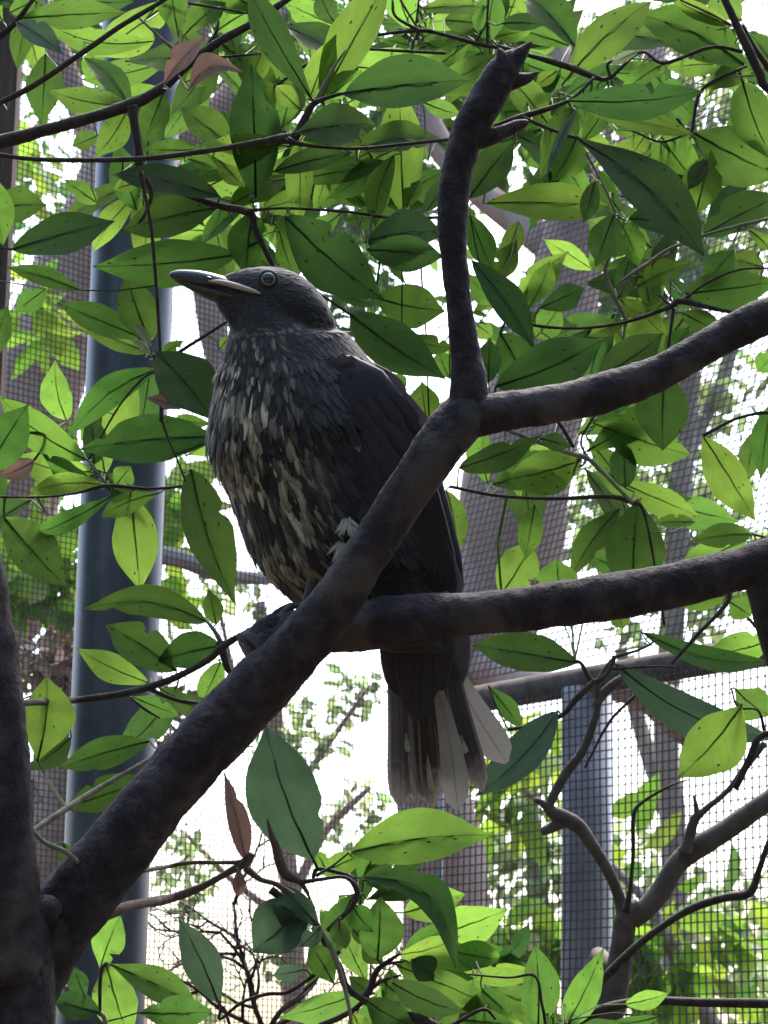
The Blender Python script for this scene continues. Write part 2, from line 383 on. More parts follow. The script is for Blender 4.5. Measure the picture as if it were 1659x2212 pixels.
for (x, y, h, r, sd_) in ((0, -3.4, 6.2, 2.6, 31), (-4.2, -2.2, 5.6, 2.6, 32), (4.2, -2.2, 5.8, 2.6, 33), (-4.6, 1.6, 4.6, 2.2, 34), (4.6, 1.6, 4.6, 2.2, 35)):
    shade_tree(x, y, h, r, sd_, 'dense dark evergreen, unseen, added behind the camera to shade the perch')

# ------------------------------------------------------------------ dry litter caught on a stump
def litter_heap():
    d = 5.2
    foot = P(130, 1500, d); foot.z = 0
    root = empty('litter_stump', foot, 'stump topped with dry brown leaves and broken twigs behind the mesh', 'stump')
    tube('stump', [(foot, .17), (P(150, 2200, d), .15), (P(170, 1800, d), .13), (P(200, 1520, d), .10)], 'trunk_bark', root, 12, 5, .15, 8)
    V, Fc, UV = foliage_geo([(110, 1430, 90, 80, d-.05, .97), (200, 1500, 120, 80, d-.1, .95), (380, 1560, 60, 90, d, .8), (90, 1760, 60, 120, d, .5), (380, 1680, 40, 80, d, .5)], .045, 21, .3)
    o = mk('dry_leaves', V, Fc, 'litter', root, True, UV); o['kind'] = 'stuff'
    rs = random.Random(4)
    for i in range(46):
        x, y = rs.choice([(rs.uniform(40, 180), rs.uniform(1370, 1500)), (rs.uniform(330, 440), rs.uniform(1480, 1700)), (rs.uniform(40, 130), rs.uniform(1640, 1880))])
        a = rs.uniform(0, 3.14); l = rs.uniform(30, 75)
        tube('dry_twig', [(P(x, y, d-.15-rs.random()*.06), .0022), (P(x+math.cos(a)*l*.5, y+math.sin(a)*l*.5+rs.uniform(-6, 6), d-.16), .0024), (P(x+math.cos(a)*l, y+math.sin(a)*l, d-.15+rs.uniform(-.1, .1)), .0012)], 'pale_twig', root, 5, 3, 0)
litter_heap()

# ------------------------------------------------------------------ aviary: poles, rails, wire mesh
def vpole(name, parent, x, y, d, rad, z0, z1, mat='galv', sides=40):
    p = P(x, y, d); pts = [(Vector((p.x, p.y, z0+(z1-z0)*i/10)), rad) for i in range(11)]
    V, Fc = tube_geo(pts, sides)
    return mk(name, V, Fc, mat, parent, origin=(p.x, p.y, z0))
pole = empty('steel_pole', (P(270, 950, 2.3).x, P(270, 950, 2.3).y, 0), 'stout galvanised steel pole standing beside the bird, inside the mesh', 'pole')
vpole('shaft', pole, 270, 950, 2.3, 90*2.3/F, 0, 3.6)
# sleeve joint and tek screws
p0 = P(270, 950, 2.3)
for zz in (.02,):
    V, Fc = tube_geo([(Vector((p0.x, p0.y, zz-.02)), .075), (Vector((p0.x, p0.y, zz+.01)), .075), (Vector((p0.x, p0.y, zz+.012)), .05)], 32)
    mk('base_flange', V, Fc, 'galv', pole, origin=(p0.x, p0.y, 0))

def xy(p): return Vector((p.x, p.y, 0))
CORNER = xy(P(905, 1106, 4.0)); RIGHT = xy(P(1500, 1106, 3.5)); LEFT = xy(P(60, 1106, 3.45))
UR = (RIGHT-CORNER).normalized(); UL = (LEFT-CORNER).normalized()
def ray_plane(x, y, p0, nrm):
    o = CAM_LOC; d = (P(x, y, 1)-o); t = (p0-o).dot(nrm)/d.dot(nrm); return o+d*t
NR = UR.cross(Vector((0, 0, 1))).normalized(); NR = NR if NR.y > 0 else -NR
NL = UL.cross(Vector((0, 0, 1))).normalized(); NL = NL if NL.y > 0 else -NL
Z_RAIL = ray_plane(1270, 1472, CORNER, NR).z
def wire_panel(parent, O, U, Vv, w_, h_, cell, r, seed):
    rs = random.Random(seed); N = U.cross(Vv).normalized()
    V, Fc = [], []
    def sag(a, b): return N*(.010*noise.noise(Vector((a*2.2, b*2.2, seed))))+Vv*(.004*noise.noise(Vector((a*3, b*3, seed+9))))+U*(.004*noise.noise(Vector((a*3, b*3, seed+17))))
    def wire(f, n, off):
        j = (rs.uniform(-1, 1)*cell*.05); b = len(V)
        for i in range(n+1):
            p, q = f(i/n, j); p = p+N*off
            for e in ((1, 1), (-1, 1), (-1, -1), (1, -1)):
                V.append(p + N*(r*e[0]) + q*(r*e[1]))
        for i in range(n):
            for k in range(4):
                a = b+i*4+k; c = b+i*4+(k+1) % 4; Fc.append((a, c, c+4, a+4))
    nu, nv = int(w_/cell), int(h_/cell)
    for i in range(nu+1):
        wire(lambda t, j: (O+U*(i*cell+j)+Vv*(t*h_)+sag(i*cell, t*h_), U), 26, r*.7)
    for i in range(nv+1):
        wire(lambda t, j: (O+Vv*(i*cell+j)+U*(t*w_)+sag(t*w_, i*cell), Vv), 26, -r*.7)
    o = mk('wire_mesh', V, Fc, 'wire', parent, False, origin=O); o['kind'] = 'stuff'
    return o
def rail(name, parent, a, b, rad):
    V, Fc = tube_geo([(a+(b-a)*(i/6), rad) for i in range(7)], 24); return mk(name, V, Fc, 'grey_bark', parent, origin=a)
fr = empty('wire_fence', CORNER, 'square wire mesh wall on grey posts, below the rail, beside the tail', 'fence')
wire_panel(fr, CORNER+Vector((0, 0, .05)), UR, Vector((0, 0, 1)), 1.75, Z_RAIL-.05, .0132, .00085, 1)
pc = ray_plane(1267, 1800, CORNER+NR*.045, NR)
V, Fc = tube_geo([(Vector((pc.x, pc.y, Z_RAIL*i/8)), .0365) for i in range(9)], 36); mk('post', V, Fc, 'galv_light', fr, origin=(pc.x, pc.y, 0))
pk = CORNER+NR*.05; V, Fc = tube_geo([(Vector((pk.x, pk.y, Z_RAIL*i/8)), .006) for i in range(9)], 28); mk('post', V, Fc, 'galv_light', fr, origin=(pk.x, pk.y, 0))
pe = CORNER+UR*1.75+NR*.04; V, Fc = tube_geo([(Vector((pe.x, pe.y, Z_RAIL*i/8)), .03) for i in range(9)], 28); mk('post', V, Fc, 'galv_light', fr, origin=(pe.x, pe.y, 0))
rail('rail', fr, CORNER+NR*.035+Vector((0, 0, Z_RAIL+.01)), CORNER+UR*1.78+NR*.035+Vector((0, 0, Z_RAIL+.01)), .021)
fu = empty('sloping_mesh', CORNER+Vector((0, 0, Z_RAIL)), 'sloping wire mesh roof panel rising above the grey rail', 'mesh panel')
VB = (Vector((0, 0, 1))*math.cos(R(16))+NR*math.sin(R(16))).normalized()
wire_panel(fu, CORNER+Vector((0, 0, Z_RAIL+.035)), UR, VB, 1.9, 1.6, .0132, .0007, 2)
rail('rafter', fu, CORNER+UR*1.86+NR*.035+Vector((0, 0, Z_RAIL+.03)), CORNER+UR*1.86+VB*1.6+NR*.03+Vector((0, 0, Z_RAIL+.03)), .018)
fl = empty('fine_mesh_fence', CORNER+UL*.8, 'fine wire mesh wall behind the steel pole', 'fence')
wire_panel(fl, CORNER+Vector((0, 0, .05)), UL, Vector((0, 0, 1)), 1.25, 3.5, .0088, .00055, 3)
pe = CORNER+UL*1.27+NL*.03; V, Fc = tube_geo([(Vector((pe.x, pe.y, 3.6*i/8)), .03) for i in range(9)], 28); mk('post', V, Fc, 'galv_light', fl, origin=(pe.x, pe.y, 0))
rail('rail', fl, CORNER+NL*.03+Vector((0, 0, 3.55)), CORNER+UL*1.27+NL*.03+Vector((0, 0, 3.55)), .02)
# weathered timber post at the left
tp = P(4, 450, 3.1); sq = []
for i in range(15):
    z = 3.5*i/14; w_ = .013
    for e in ((-1, -1), (1, -1), (1, 1), (-1, 1)):
        sq.append((tp.x+e[0]*w_+.0015*noise.noise(Vector((e[0], z*3, 1))), tp.y+e[1]*w_*1.3+.0015*noise.noise(Vector((e[1], z*3, 5))), z))
M['timber'] = rough_mat('weathered_timber', [(.3, (.05, .035, .028)), (.7, (.14, .10, .085))], 30, .9, .6, (4, 4, .3))
tpo = mk('timber_post', sq, [(i*4+k, i*4+(k+1) % 4, i*4+4+(k+1) % 4, i*4+4+k) for i in range(14) for k in range(4)]+[(56, 57, 58, 59)], 'timber', smooth=False, origin=(tp.x, tp.y, 0))
tag(tpo, 'narrow weathered brown timber post in front of the fine mesh', 'post')

# ================================================================== THE PERCH TREE
DT = 1.34
ptree = empty('perch_tree', (P(-10, 2200, 1.31).x, P(-10, 2200, 1.31).y, 0), 'dark-barked tree whose forked limb the bird is perched on', 'tree')
foot = P(10, 2260, 1.31); fz = Vector((foot.x-.01, foot.y, -.05))
tube('trunk', [(fz, .045), (Vector((foot.x, foot.y, .8)), .036)]+wpts('W', '15 2260 200; 5 2100 190; -14 1900 195; -28 1700 190; -42 1500 180; -66 1300 170; -105 1100 160; -160 800 140; -230 400 120', 1.31), 'bark', ptree, 28, 10, .07, 45)
tube('limb', wpts('W', '-5 2200 200 .0; 80 2050 178 0; 170 1935 160 0; 265 1818 148 0; 362 1700 138 0; 452 1598 138 0; 540 1505 140 0; 620 1425 125 -.01; 700 1335 112 -.02; 780 1215 102 -.03; 860 1095 98 -.035; 930 990 104 -.04; 1000 905 110 -.04; 1035 878 90 -.04', DT), 'bark', ptree, 36, 14, .09, 45)
tube('branch', wpts('W', '1000 930 90; 1015 850 84; 1008 770 66; 995 680 58; 983 580 58; 976 480 66; 986 380 68; 1005 305 72; 1040 235 80; 1078 168 74; 1098 135 56; 1108 116 30; 1112 106 6', DT-.04), 'bark', ptree, 30, 14, .10, 50)
tube('stub', wpts('W', '1008 312 40; 1050 298 40; 1085 285 32; 1115 272 27; 1132 266 20; 1142 262 7', DT-.04), 'bark', ptree, 12, 5, .12, 90)
tube('stub', wpts('W', '1062 215 44; 1082 165 48; 1086 130 34; 1080 112 18; 1076 104 4', DT-.043), 'bark', ptree, 12, 5, .15, 90)
tube('stub', wpts('W', '1080 175 46; 1112 132 40; 1134 106 24; 1148 90 5', DT-.042), 'bark', ptree, 12, 5, .15, 90)
tube('stub', wpts('W', '1070 190 40; 1112 176 36; 1140 168 22; 1163 156 4', DT-.038), 'bark', ptree, 12, 5, .15, 90)
tube('branch', wpts('W', '975 930 70; 1040 897 88; 1120 884 86; 1220 868 84; 1310 846 86; 1400 815 80; 1480 775 76; 1560 730 76; 1640 690 78; 1740 650 80', DT-.04), 'bark', ptree, 30, 14, .09, 50)
tube('perch', wpts('W', '548 1420 120 .005; 600 1385 110 .01; 680 1365 104 .014; 780 1352 108 .016; 880 1340 112 .016; 1000 1328 94 .015; 1120 1316 96 .01; 1250 1300 100 0; 1380 1278 100 0; 1500 1255 96 0; 1600 1228 98 0; 1700 1200 100 0', DT), 'bark', ptree, 32, 14, .08, 50)
tube('stub', wpts('W', '560 1400 100 .005; 575 1365 70 .005; 590 1342 40 .005; 600 1330 16 .005', DT), 'bark', ptree, 14, 5, .2, 110)
tube('branch', wpts('W', '1635 1225 80; 1645 1290 60; 1660 1360 54; 1690 1460 50', DT), 'bark', ptree, 16, 6, .08, 50)
tube('burl', wpts('W', '60 1990 60; 95 1975 90; 120 1990 60', DT-.02), 'bark', ptree, 14, 6, .2, 80)

# ------------------------------------------------------------------ bare forked sapling at lower right
DS = 2.05
sroot_p = P(*cv('J', 660, 1700), DS)
sap = empty('forked_sapling', (sroot_p.x, sroot_p.y, 0), 'bare grey sapling forking in front of the square wire mesh', 'sapling')
tube('trunk', [(Vector((sroot_p.x-.02, sroot_p.y, -.03)), .045), (Vector((sroot_p.x-.015, sroot_p.y, .8)), .04)]+wpts('J', '640 1760 250; 690 1560 220; 755 1330 160; 785 1150 138; 810 990 140; 900 930 130', DS), 'grey_bark', sap, 20, 8, .06, 40)
tube('limb', wpts('J', '790 1010 90; 770 880 70; 705 720 72; 620 580 76; 530 450 88; 440 395 96; 370 360 84; 330 320 60', DS), 'grey_bark', sap, 14, 6, .1, 60)
tube('stub', wpts('J', '360 350 60; 300 300 44; 255 283 30', DS), 'grey_bark', sap, 10, 4, .15, 80)
tube('stub', wpts('J', '440 410 80; 350 455 62; 300 475 50', DS), 'grey_bark', sap, 10, 4, .15, 80)
tube('branch', wpts('J', '340 330 60; 375 255 58; 450 120 60; 540 0 54; 610 -170 48; 640 -300 44; 640 -420 40; 720 -560 20', DS), 'grey_bark', sap, 12, 6, .08, 60)
tube('branch', wpts('J', '840 1010 120; 920 940 130; 1010 840 130; 1100 690 122; 1200 590 140; 1350 500 130; 1500 400 122; 1760 220 120', DS), 'grey_bark', sap, 18, 7, .06, 45)
tube('branch', wpts('J', '1160 600 90; 1190 500 66; 1220 400 60; 1290 335 40; 1420 225 36; 1530 80 44; 1640 -60 44', DS-.01), 'grey_bark', sap, 10, 6, .08, 60)
tube('stub', wpts('J', '1235 380 46; 1225 310 30; 1213 255 14', DS-.01), 'grey_bark', sap, 8, 4, .1, 80)
tube('twig', wpts('J', '805 960 60; 832 820 26; 850 600 26; 850 400 26; 890 310 22; 1060 205 16; 1190 160 8', DS-.02), 'twig', sap, 8, 5, .1, 80)
tube('twig', wpts('J', '640 1390 60; 720 1310 56; 850 1180 52; 1000 1060 44; 1200 935 50; 1400 870 52; 1550 840 56; 1600 720 40; 1640 600 34; 1700 440 30', DS-.12), 'twig', sap, 10, 6, .1, 60)
tube('branch', wpts('J', '420 1700 40; 560 1590 56; 720 1525 60; 950 1490 52; 1300 1500 56; 1720 1505 62', DS-.3), 'twig', sap, 12, 6, .08, 60)
tube('limb', wpts('G', '620 1100 50; 700 1000 60; 800 920 40', DS), 'grey_bark', sap, 10, 4, .1, 60)
tube('twig', wpts('G', '560 1475 14; 700 1210 18; 840 1060 20; 920 985 12', DS-.03), 'twig', sap, 6, 4, .1, 60)

# ================================================================== LEAFY SHRUBS: twigs, each leaf its own part
def leaf_profile(t, kind):
    if kind == 0: return math.sin(math.pi*t)**(.74+.4*t)
    if kind == 1: return math.sin(math.pi*t**.85)**(.75+.45*t)
    return math.sin(math.pi*t**1.2)**(.9+.1*t)
def make_leaf(name, base, tip, width, mat, parent, attach=None, bend=0.0, fold=.16, roll=0.0, kind=0, wav=.02, rs=rnd, curl=0.0):
    """a leaf blade from base to tip with a folded midrib, bent outline and petiole back to its twig"""
    ax = tip-base; Ln = ax.length; a = ax.normalized()
    side = a.cross(VZ).normalized() if abs(a.dot(VZ)) < .95 else VX
    q = Matrix.Rotation(roll, 3, a)
    side = q @ side; nrm = side.cross(a).normalized()
    wd = width/max(.45, math.cos(roll))
    nu, nv = 17, 6
    V, Fc, UV = [], [], []
    nt0 = rs.uniform(.25, .9); nts = rs.choice((-1, 1)); ntd = rs.uniform(.25, .7) if rs.random() < .28 else 0; ntw = rs.uniform(.02, .05)
    tear = rs.uniform(.02, .05)
    s1, s2 = rs.uniform(0, 9), rs.uniform(0, 9)
    asym = rs.uniform(-.08, .08)
    for i in range(nu+1):
        t = i/nu; pr = max(leaf_profile(t, kind), .012)
        arch = math.sin(math.pi*t)
        c = base + a*(Ln*t) + side*(bend*Ln*arch) + nrm*(-curl*Ln*(t**2) + .05*Ln*arch)
        for j in range(nv+1):
            s = j/nv*2-1
            hw = wd*.5*pr*(1+asym*(1 if s > 0 else -1))
            z = fold*abs(s)**1.3*hw + wav*wd*abs(s)*math.sin(t*11+s1+(3 if s > 0 else 0)) + .012*wd*math.sin(t*23+s2*s)
            e = 1+tear*noise.noise(Vector((t*9+s1, s*2, s2)))
            if s*nts > 0 and ntd: hw *= 1-ntd*math.exp(-((t-nt0)/ntw)**2)*abs(s)
            V.append(c + side*(hw*s*e) + nrm*z); UV.append((t, .5+.5*s*pr))
    for i in range(nu):
        for j in range(nv):
            k = i*(nv+1)+j; Fc.append((k, k+1, k+nv+2, k+nv+1))
    # midrib ridge and petiole as one thin rod
    r0 = max(.0005, min(.0010, wd*.026))
    start = attach if attach is not None else base - a*(Ln*.12)
    rod = [(start, r0*1.15)]
    if (base-start).length > .012: rod.append(((start+base)*.5 + nrm*(-.1*(base-start).length), r0))
    rod.append((base, r0))
    for t in (.25, .5, .75):
        rod.append((base + a*(Ln*t) + side*(bend*Ln*math.sin(math.pi*t)) + nrm*(-curl*Ln*t*t + .05*Ln*math.sin(math.pi*t) - r0*.4), r0*(1-t*.85)))
    tv, tf = tube_geo(rod, 5, cap=False)
    b = len(V); V += tv; UV += [(.5, .545)]*len(tv); Fc += [tuple(i+b for i in f) for f in tf]
    return mk(name, V, Fc, mat, parent, True, UV, origin=start)

class Shrub:
    def __init__(s, name, label, cat, foot):
        s.root = empty(name, (foot.x, foot.y, 0), label, cat); s.tw = []
        s.n = 0
    def twig(s, c, spec, d, mat='twig', name='twig', sides=8, lump=.12):
        pts = wpts(c, spec, d) if isinstance(spec, str) else spec
        o, path = tube(name, pts, mat, s.root, sides, 6, lump, 90)
        inv = CAM_ROT.transposed()
        for p, r in path:
            q = inv @ (p-CAM_LOC); dd = -q.z
            s.tw.append((829.5+q.x/dd*F, 1106-q.y/dd*F, dd, p, o))
        return o
    def leaves(s, c, spec, own=None):
        DZ = {'b': .07, 'l': .10, 'm': .02, 'd': -.03, 'g': -.02, 'x': 0., 'p': -.01}
        MT = {'b': 'lit_tone', 'l': 'lit_tone', 'm': 'mid_tone', 'd': 'shaded_tone', 'g': 'dull', 'x': 'dry', 'p': 'pale'}  # tone code picks the lit
        for ln in spec.strip().splitlines():
            f = ln.split()
            if len(f) < 6: continue
            bx, by = cv(c, float(f[0]), float(f[1])); tx, ty = cv(c, float(f[2]), float(f[3])); wd = cs(c, float(f[4])); tone = f[5]
            bend = 0.0; ext = 0.0
            for k in f[6:]:
                if k[0] == 'c': bend = float(k[1:])
                if k[0] == 'z': ext = float(k[1:])
            best = min(s.tw, key=lambda q: (q[0]-bx)**2+(q[1]-by)**2)
            d = best[2] + DZ[tone] + ext + rnd.uniform(-.015, .015)
            d = max(d, 1.47) if not any(k == 'front' for k in f) else d
            base = P(bx, by, d)
            lpx = math.hypot(tx-bx, ty-by)
            dt = rnd.uniform(-.32, .22)*lpx/F*d
            tip = P(tx, ty, d+dt)
            roll = R(rnd.choice((-1, 1))*rnd.uniform(5, 32))
            make_leaf('dry_leaf' if tone == 'x' else 'leaf', base, tip, wd/F*d*1.08, MT[tone], best[4], best[3], bend + rnd.uniform(-.03, .03),
                      (.55 if tone == 'x' else rnd.uniform(.02, .24)), roll, rnd.choice((0, 0, 1, 2)), rnd.uniform(.01, .035), rnd, rnd.uniform(-.06, .12) if tone != 'x' else .25)
            s.n += 1

# ---- shrub at the left and top
DL = 1.62
L1 = Shrub('leafy_shrub', 'glossy green leafy shrub whose twigs reach behind the bird from the left', 'shrub', P(-130, 2300, DL))
fp = P(-130, 2300, DL)
st = [(Vector((fp.x, fp.y, -.03)), .016), (Vector((fp.x, fp.y, .9)), .014)]+wpts('W', '-130 2300 70; -125 1500 60; -140 900 55; -120 300 45; -90 -200 30', DL)
L1.twig('W', st, DL, 'twig', 'stem', 12)
L1.twig('A', '-380 820 46; -20 660 40; 220 540 40; 560 310 38; 760 170 36; 1040 0 32; 1200 -120 24', DL-.06)
L1.twig('A', '-380 960 100; -30 908 92; 280 830 82; 600 740 76; 830 665 80; 1030 560 62; 1230 380 56; 1400 260 56; 1600 150 50; 1850 -20 40', DL, name='branch', sides=12)
L1.twig('A', '840 670 64; 850 760 58; 880 950 50; 890 1080 70; 960 1110 46; 1200 1240 42; 1400 1310 46; 1580 1350 56; 1620 1450 44; 1700 1620 36; 1760 1740 30', DL-.01, sides=10)
L1.twig('A', '890 1090 42; 920 1230 24; 960 1450 24; 980 1659 23; 998 1900 22; 1015 2200 22; 1022 2500 22; 1026 2680 30', DL-.05)
L1.twig('A', '1026 2660 20; 1070 2790 13; 1130 2930 11; 1180 3060 10', DL-.05)
L1.twig('A', '930 1130 34; 962 1235 27; 920 1360 22; 880 1420 20', DL-.04)
L1.twig('A', '-380 900 34; -20 980 30; 300 1015 32; 870 1010 36; 1300 960 38; 1659 900 44; 1750 880 50; 1850 870 56', DL-.09)
L1.twig('B', '180 845 60; 290 820 62; 345 730 52; 400 630 44; 480 590 30; 580 560 22', DL-.09)
L1.twig('B', '250 840 50; 330 865 28; 500 885 22; 700 890 20; 1000 860 22; 1215 838 22', DL-.10)
L1.twig('B', '-10 1270 30; 60 1260 20; 250 1250 18; 600 1270 19; 900 1310 20; 1150 1305 20', DL-.02)
L1.twig('B', '30 1200 22; 60 1060 24; 130 950 30', DL+.02, 'pale_twig')
L1.twig('B', '170 520 18; 370 385 18; 540 285 16; 740 295 18; 1200 320 22', DL+.1)
L1.twig('B', '345 730 30; 430 590 26; 520 420 20; 600 300 12', DL-.06, 'pale_twig')
L1.twig('A', '-200 330 50; 0 225 48; 100 140 40; 200 10 30; 280 -100 24', DL+.02)
L1.twig('A', '880 110 16; 1090 300 22; 1220 370 30', DL+.05, 'pale_twig')
L1.twig('A', '1040 0 16; 1250 30 16; 1500 70 15; 1750 130 14', DL+.08)
L1.twig('A', '1260 360 20; 1370 210 20; 1390 130 10', DL+.02)
L1.twig('A', '1330 370 22; 1500 355 18; 1660 340 12', DL+.03)
L1.twig('D', '1560 500 20; 1490 540 22; 1300 660 24; 1180 730 27; 1040 745 32; 1010 700 22', DL+.02)
L1.twig('D', '1040 745 26; 1060 830 22; 960 900 18; 800 1090 14; 600 1440 14', DL+.06)
L1.twig('D', '-300 1680 18; -20 1695 16; 300 1695 16; 520 1670 18; 720 1620 30; 1000 1640 22; 1240 1620 18; 1330 1560 12', DL)
L1.twig('D', '600 1450 14; 680 1560 14; 740 1620 18', DL+.02, 'pale_twig')
L1.twig('D', '-250 1250 24; 60 1260 22; 180 1262 22; 310 1265 18', DL+.1)
L1.twig('D', '310 1265 16; 300 1340 16; 230 1450 18', DL+.1)
L1.twig('F', '90 1430 48 -.20; 300 1420 46 -.08; 500 1410 46; 850 1360 46; 1150 1270 46; 1400 1140 46; 1500 1050 56; 1659 950 32; 1760 890 20', DL-.08, sides=10)
L1.twig('F', '1000 1330 30; 1200 1410 28; 1430 1440 26; 1500 1470 18', DL-.08)
L1.twig('F', '1490 1010 60; 1530 1180 46; 1570 1240 36; 1600 1330 24', DL-.07)
L1.twig('F', '1400 880 20; 1460 960 30; 1500 1040 40', DL-.07, 'pale_twig')
L1.twig('F', '880 1390 14; 980 1470 22; 1080 1530 12', DL-.02)
L1.twig('H', '150 500 36 -.19; 400 335 40 -.16; 500 270 38 -.145; 650 180 34 -.13; 930 20 28 -.11; 1040 -80 18 -.08', DL-.1, 'pale_twig')
L1.twig('H', '200 470 24 -.3; 270 540 30 -.3; 400 600 30 -.3; 510 700 30 -.29; 590 780 26 -.28', DL, 'pale_twig')

L1.leaves('A', '''140 115 810 85 190 m
970 262 235 118 160 b c-.10
1135 225 1080 -130 190 m
1160 235 1430 -10 180 b
1040 560 772 640 130 b
1040 590 912 900 190 m
800 720 602 1005 170 b
1290 950 912 940 130 b
1530 960 1150 680 200 b
1200 1010 1385 1075 90 b
1380 1000 1560 1190 150 b
880 1150 718 1200 100 b
1400 1250 700 1060 190 d
1380 1320 762 1440 270 m
-60 1330 290 1290 230 b
-60 1120 20 1560 200 b
75 1585 728 1400 255 d
290 340 260 790 220 m z.2
600 300 560 520 130 b z.2
620 860 460 930 120 m z.15
1180 520 1430 400 140 b
1040 540 1262 220 150 x z-.1
1200 570 1535 430 150 x c-.25 z-.1
60 80 300 -60 120 m
110 140 400 330 150 g
620 1290 405 1140 120 b z.1''')
L1.leaves('B', '''400 600 -20 -90 190 d
530 150 225 15 150 b
540 150 440 -60 130 d
450 600 870 -130 260 b
480 590 700 420 130 b
585 560 1345 470 300 d
60 1180 15 390 280 d
150 930 90 405 210 b
290 800 780 760 250 d
948 1290 930 490 255 b
170 1030 645 900 140 d
160 1085 875 975 150 m
100 1250 390 1180 130 b
940 1290 590 1325 150 b
960 1250 1040 1070 100 b
240 1300 800 1810 330 d
720 1450 1190 1380 260 d
40 1280 0 1660 240 m
200 1380 290 1660 120 b
380 600 520 200 170 b
330 660 170 515 110 b
1060 610 1300 690 100 m''')
L1.leaves('D', '''540 300 45 140 125 m
960 620 385 370 190 m
1000 720 500 530 140 b
310 290 105 445 150 m z.1
1600 60 640 160 280 m
1010 640 850 180 250 m
-60 760 40 400 190 m
450 1180 350 780 210 b
1060 830 470 1290 190 m c.12
930 880 660 1310 260 b
680 1110 540 1310 120 b
590 1450 -30 1010 230 b c-.06
-90 1520 190 1070 280 m
1450 1290 545 1362 310 m
1190 1160 1420 1205 90 b
1060 720 1440 1180 350 d
1080 740 1245 640 75 m
1480 700 1560 610 60 b
720 1615 190 1690 140 b c.12
780 1620 885 1488 150 b
1030 690 900 520 60 p
1020 745 865 635 45 p c.2
230 1450 0 1560 140 x
1240 1090 980 1020 90 x''')
L1.leaves('F', '''30 180 445 665 285 m
760 25 170 330 130 m
885 45 960 690 285 b
1400 880 552 795 200 m c.08
1290 -150 1592 775 285 m c.05
1460 900 1405 665 130 m
1190 1210 712 885 260 m
1000 1290 515 1058 190 b
1490 1040 1050 1150 230 m
890 1385 1200 1520 130 m
1490 1150 1340 1460 170 b
250 1820 325 1260 310 b
1010 1685 395 1870 200 m
480 1660 200 1900 170 d''')
L1.leaves('H', '''400 330 925 160 190 m
380 540 460 800 110 m''')
L1.leaves('K', '''1195 280 1575 355 220 m
1060 370 1570 750 240 d
1340 490 1615 560 100 m
980 250 1195 330 80 m
1150 20 1570 60 180 d
1290 690 1365 760 60 b
1490 990 1450 735 170 l
1600 720 1535 570 120 l''')

# ---- tree at the right
DR = 1.68
R1 = Shrub('leafy_tree', 'glossy green leafy tree whose twigs reach in from beyond the rising right-hand branch', 'tree', P(1830, 2300, DR))
fp = P(1830, 2300, DR)
R1.twig('W', [(Vector((fp.x, fp.y, -.03)), .02), (Vector((fp.x, fp.y, .9)), .018)]+wpts('W', '1830 2300 90; 1810 1500 80; 1820 900 70; 1790 300 60; 1720 -200 50', DR), DR, 'twig', 'stem', 12)
R1.twig('C', '2150 900 60; 1680 580 56; 1600 450 60; 1480 200 56; 1370 -40 48; 1300 -250 40', DR-.05, name='branch', sides=10)
R1.twig('C', '1680 460 40; 1560 280 34; 1500 160 26', DR-.02)
R1.twig('C', '1500 330 24; 1300 300 26; 1000 400 26; 850 330 22; 660 490 26; 560 490 36; 380 420 46; 140 350 30; -60 290 22', DR+.06)
R1.twig('C', '660 490 22; 640 410 20; 700 380 12', DR+.06)
R1.twig('C', '560 490 20; 390 640 24; 100 740 44; 0 772 36; -80 800 24', DR)
R1.twig('C', '100 745 28; 280 822 22; 450 880 24', DR-.01)
R1.twig('C', '1100 0 14; 1300 90 14; 1440 170 16', DR+.05)
R1.twig('C', '1520 420 20; 1240 570 22; 1170 840 22; 1080 750 20', DR+.1)
R1.twig('C', '1170 840 20; 980 900 18; 800 830 14', DR+.12)
R1.twig('C', '1660 1390 24; 1450 1440 22; 1240 1500 20; 1020 1590 26; 860 1700 24; 700 1800 16', DR+.02, 'pale_twig')
R1.twig('C', '450 880 22; 600 1150 16; 700 1360 16; 760 1400 10', DR+.05, 'pale_twig')
R1.twig('B', '740 215 20; 1040 183 26; 1200 210 24; 1380 260 28; 1530 290 24; 1660 320 20', DR+.06)
R1.twig('B', '1040 183 22; 900 100 20; 880 0 14', DR+.06)
R1.twig('B', '1040 183 16; 940 20 14; 900 -60 10', DR+.07)
R1.twig('B', '1020 160 14; 1040 0 14', DR+.08)
R1.twig('B', '1040 190 20; 1005 260 18; 1000 320 16', DR+.06)
R1.twig('B', '1450 270 20; 1450 100 16; 1460 -40 12', DR+.06)
R1.twig('B', '1380 250 14; 1440 150 12', DR+.07)
R1.twig('E', '1900 380 24; 1480 360 22; 1200 300 36; 1130 330 30; 900 410 20; 650 445 18; 400 430 18; 270 370 16; 180 300 12', DR)
R1.twig('E', '1150 340 22; 1130 480 18; 1115 600 18; 1110 680 14', DR)
R1.twig('E', '1190 300 18; 1330 200 15; 1500 130 12; 1700 120 12', DR)
R1.twig('E', '1130 320 16; 1060 260 8', DR)
R1.twig('E', '1130 300 12; 1135 150 10', DR+.02, 'pale_twig')
R1.twig('E', '900 410 20; 840 300 22; 780 150 20; 800 60 14', DR+.08, 'pale_twig')
R1.twig('E', '1130 40 16; 930 140 16; 850 280 16', DR+.08, 'pale_twig')
R1.twig('E', '150 950 22; 240 990 22; 500 1090 24; 620 1130 26; 700 1160 26; 870 1330 22; 930 1390 26', DR-.04, 'pale_twig')
R1.twig('E', '500 930 16; 540 970 20; 610 1090 22', DR-.04)
R1.twig('E', '690 1160 16; 650 1050 12; 720 920 14', DR-.02)
